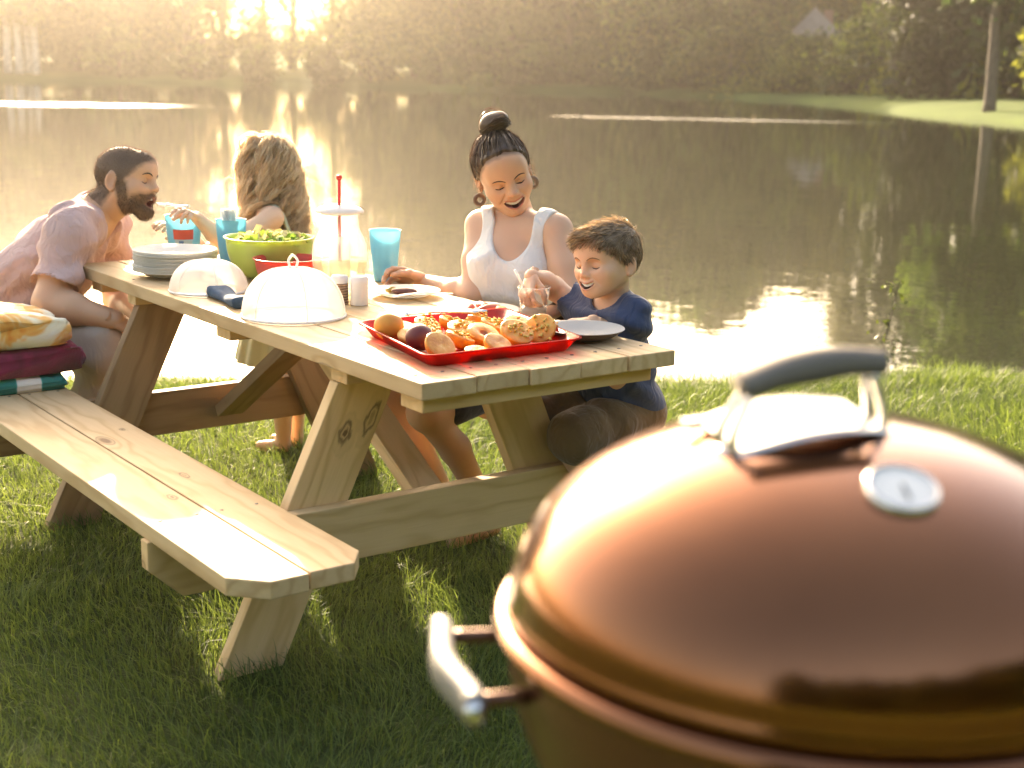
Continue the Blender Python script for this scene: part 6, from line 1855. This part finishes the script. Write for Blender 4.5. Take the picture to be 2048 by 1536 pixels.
S1 = unit(np.array((0.8055, -0.5923, 0.0205))); S2 = unit(np.array((-0.5817, -0.7835, 0.2186)))
amp = (.006 + .016 * np.sqrt(tt))[None, :]
cur = amp[..., None] * (np.cos(ph[:, None] + fq[:, None] * np.arange(seg + 1))[..., None] * S1 + np.sin(ph[:, None] + fq[:, None] * np.arange(seg + 1))[..., None] * S2)
G_ = G_ + cur
P = np.repeat(G_, per, 0); n = len(P)
off = rg.normal(size=(n, 1, 3)) * (.0050 * (1 - .45 * tt) + .0010)[None, :, None]
ph2 = rg.uniform(0, 6.28, n); fz = .0035 * tt[None, :, None] * np.stack([np.cos(ph2[:, None] + 1.1 * np.arange(seg + 1)), np.sin(ph2[:, None] + 1.3 * np.arange(seg + 1)), 0 * np.arange(seg + 1)[None] * ph2[:, None]], -1)
P = P + off + fz
fan_mesh(hair, 'strands', P, rg.uniform(.0014, .0026, n), rg, MAT_BLONDE, np.clip(np.repeat(rg.uniform(.1, .9, ng), per) + rg.normal(size=n) * .15, 0, 1), .45)
nf = 420; sel = rg.integers(0, len(G_), nf); st_ = rg.integers(2, seg - 6, nf); base_ = G_[sel, st_]
out_ = base_ - hc_; out_[:, 2] *= .3; out_ /= np.linalg.norm(out_, axis=1)[:, None]; P = [base_]; dd = out_ * .9 + rg.normal(size=out_.shape) * .5; ph = rg.uniform(0, 6.28, nf)
for i in range(9):
    dd = dd * .8 + np.c_[np.cos(ph + i * 1.1), np.sin(ph + i * .9), np.sin(ph * 2 + i)] * .35 + [0, 0, -.22]; dd /= np.linalg.norm(dd, axis=1)[:, None]; P.append(P[-1] + dd * .0075)
P = np.stack(P, 1); fan_mesh(hair, 'flyaway', P, np.full(nf, .0013), rg, MAT_BLONDE, rg.uniform(.4, 1, nf), .4)
# the spoon held to the man's mouth
a, b = np.array((0.3147, 1.8860, 0.9399)), np.array((0.2800, 1.9875, 0.9373))
v, f = tube(bez([a, (a * .5 + b * .5) + [0, 0, -.004], b], 8), [.0040, .0042, .0042, .004, .004, .0042, .0045, .005], 8)
e = unit(b - a); sd = np.array([0, 0, 1.0]); w = np.cross(e, sd); V, F = lathe([(0, -.0085), (.008, -.0065), (.0125, -.001), (.0140, .0015), (.0125, .002), (.008, -.003), (0, -.005)], 20)
V = (b + e * .022) + V[:, :1] * (e * 1.65 + sd * .25) + V[:, 1:2] * w + V[:, 2:3] * sd
v, f = join((v, f), (V, F)); tag(obj('plastic_spoon', v, f, MAT_WPLAS), 'white plastic spoon the girl holds to the man\'s open mouth', 'spoon')
# ------------------------------------------------------------------ haze over the pond
t_ = NT('sunlit_haze')
pv = t_.n('VolumePrincipled', {'Color': (.98, .90, .80), 'Density': HAZE_DENSITY, 'Anisotropy': HAZE_G})
t_.t.links.new(pv.outputs[0], t_.out.inputs['Volume'])
hv = np.array([(x, y, z) for z in (-4.0, 62.0) for x, y in ((-420, -420), (420, -420), (420, 420), (-420, 420))], float)
hv[:, :2] += [60, 80]
o = obj('haze', hv, [[3, 2, 1, 0], [4, 5, 6, 7], [0, 1, 5, 4], [1, 2, 6, 5], [2, 3, 7, 6], [3, 0, 4, 7]], t_.m, smooth=False)
tag(o, 'warm sunlit haze over the pond and lawn', 'haze', kind='stuff')
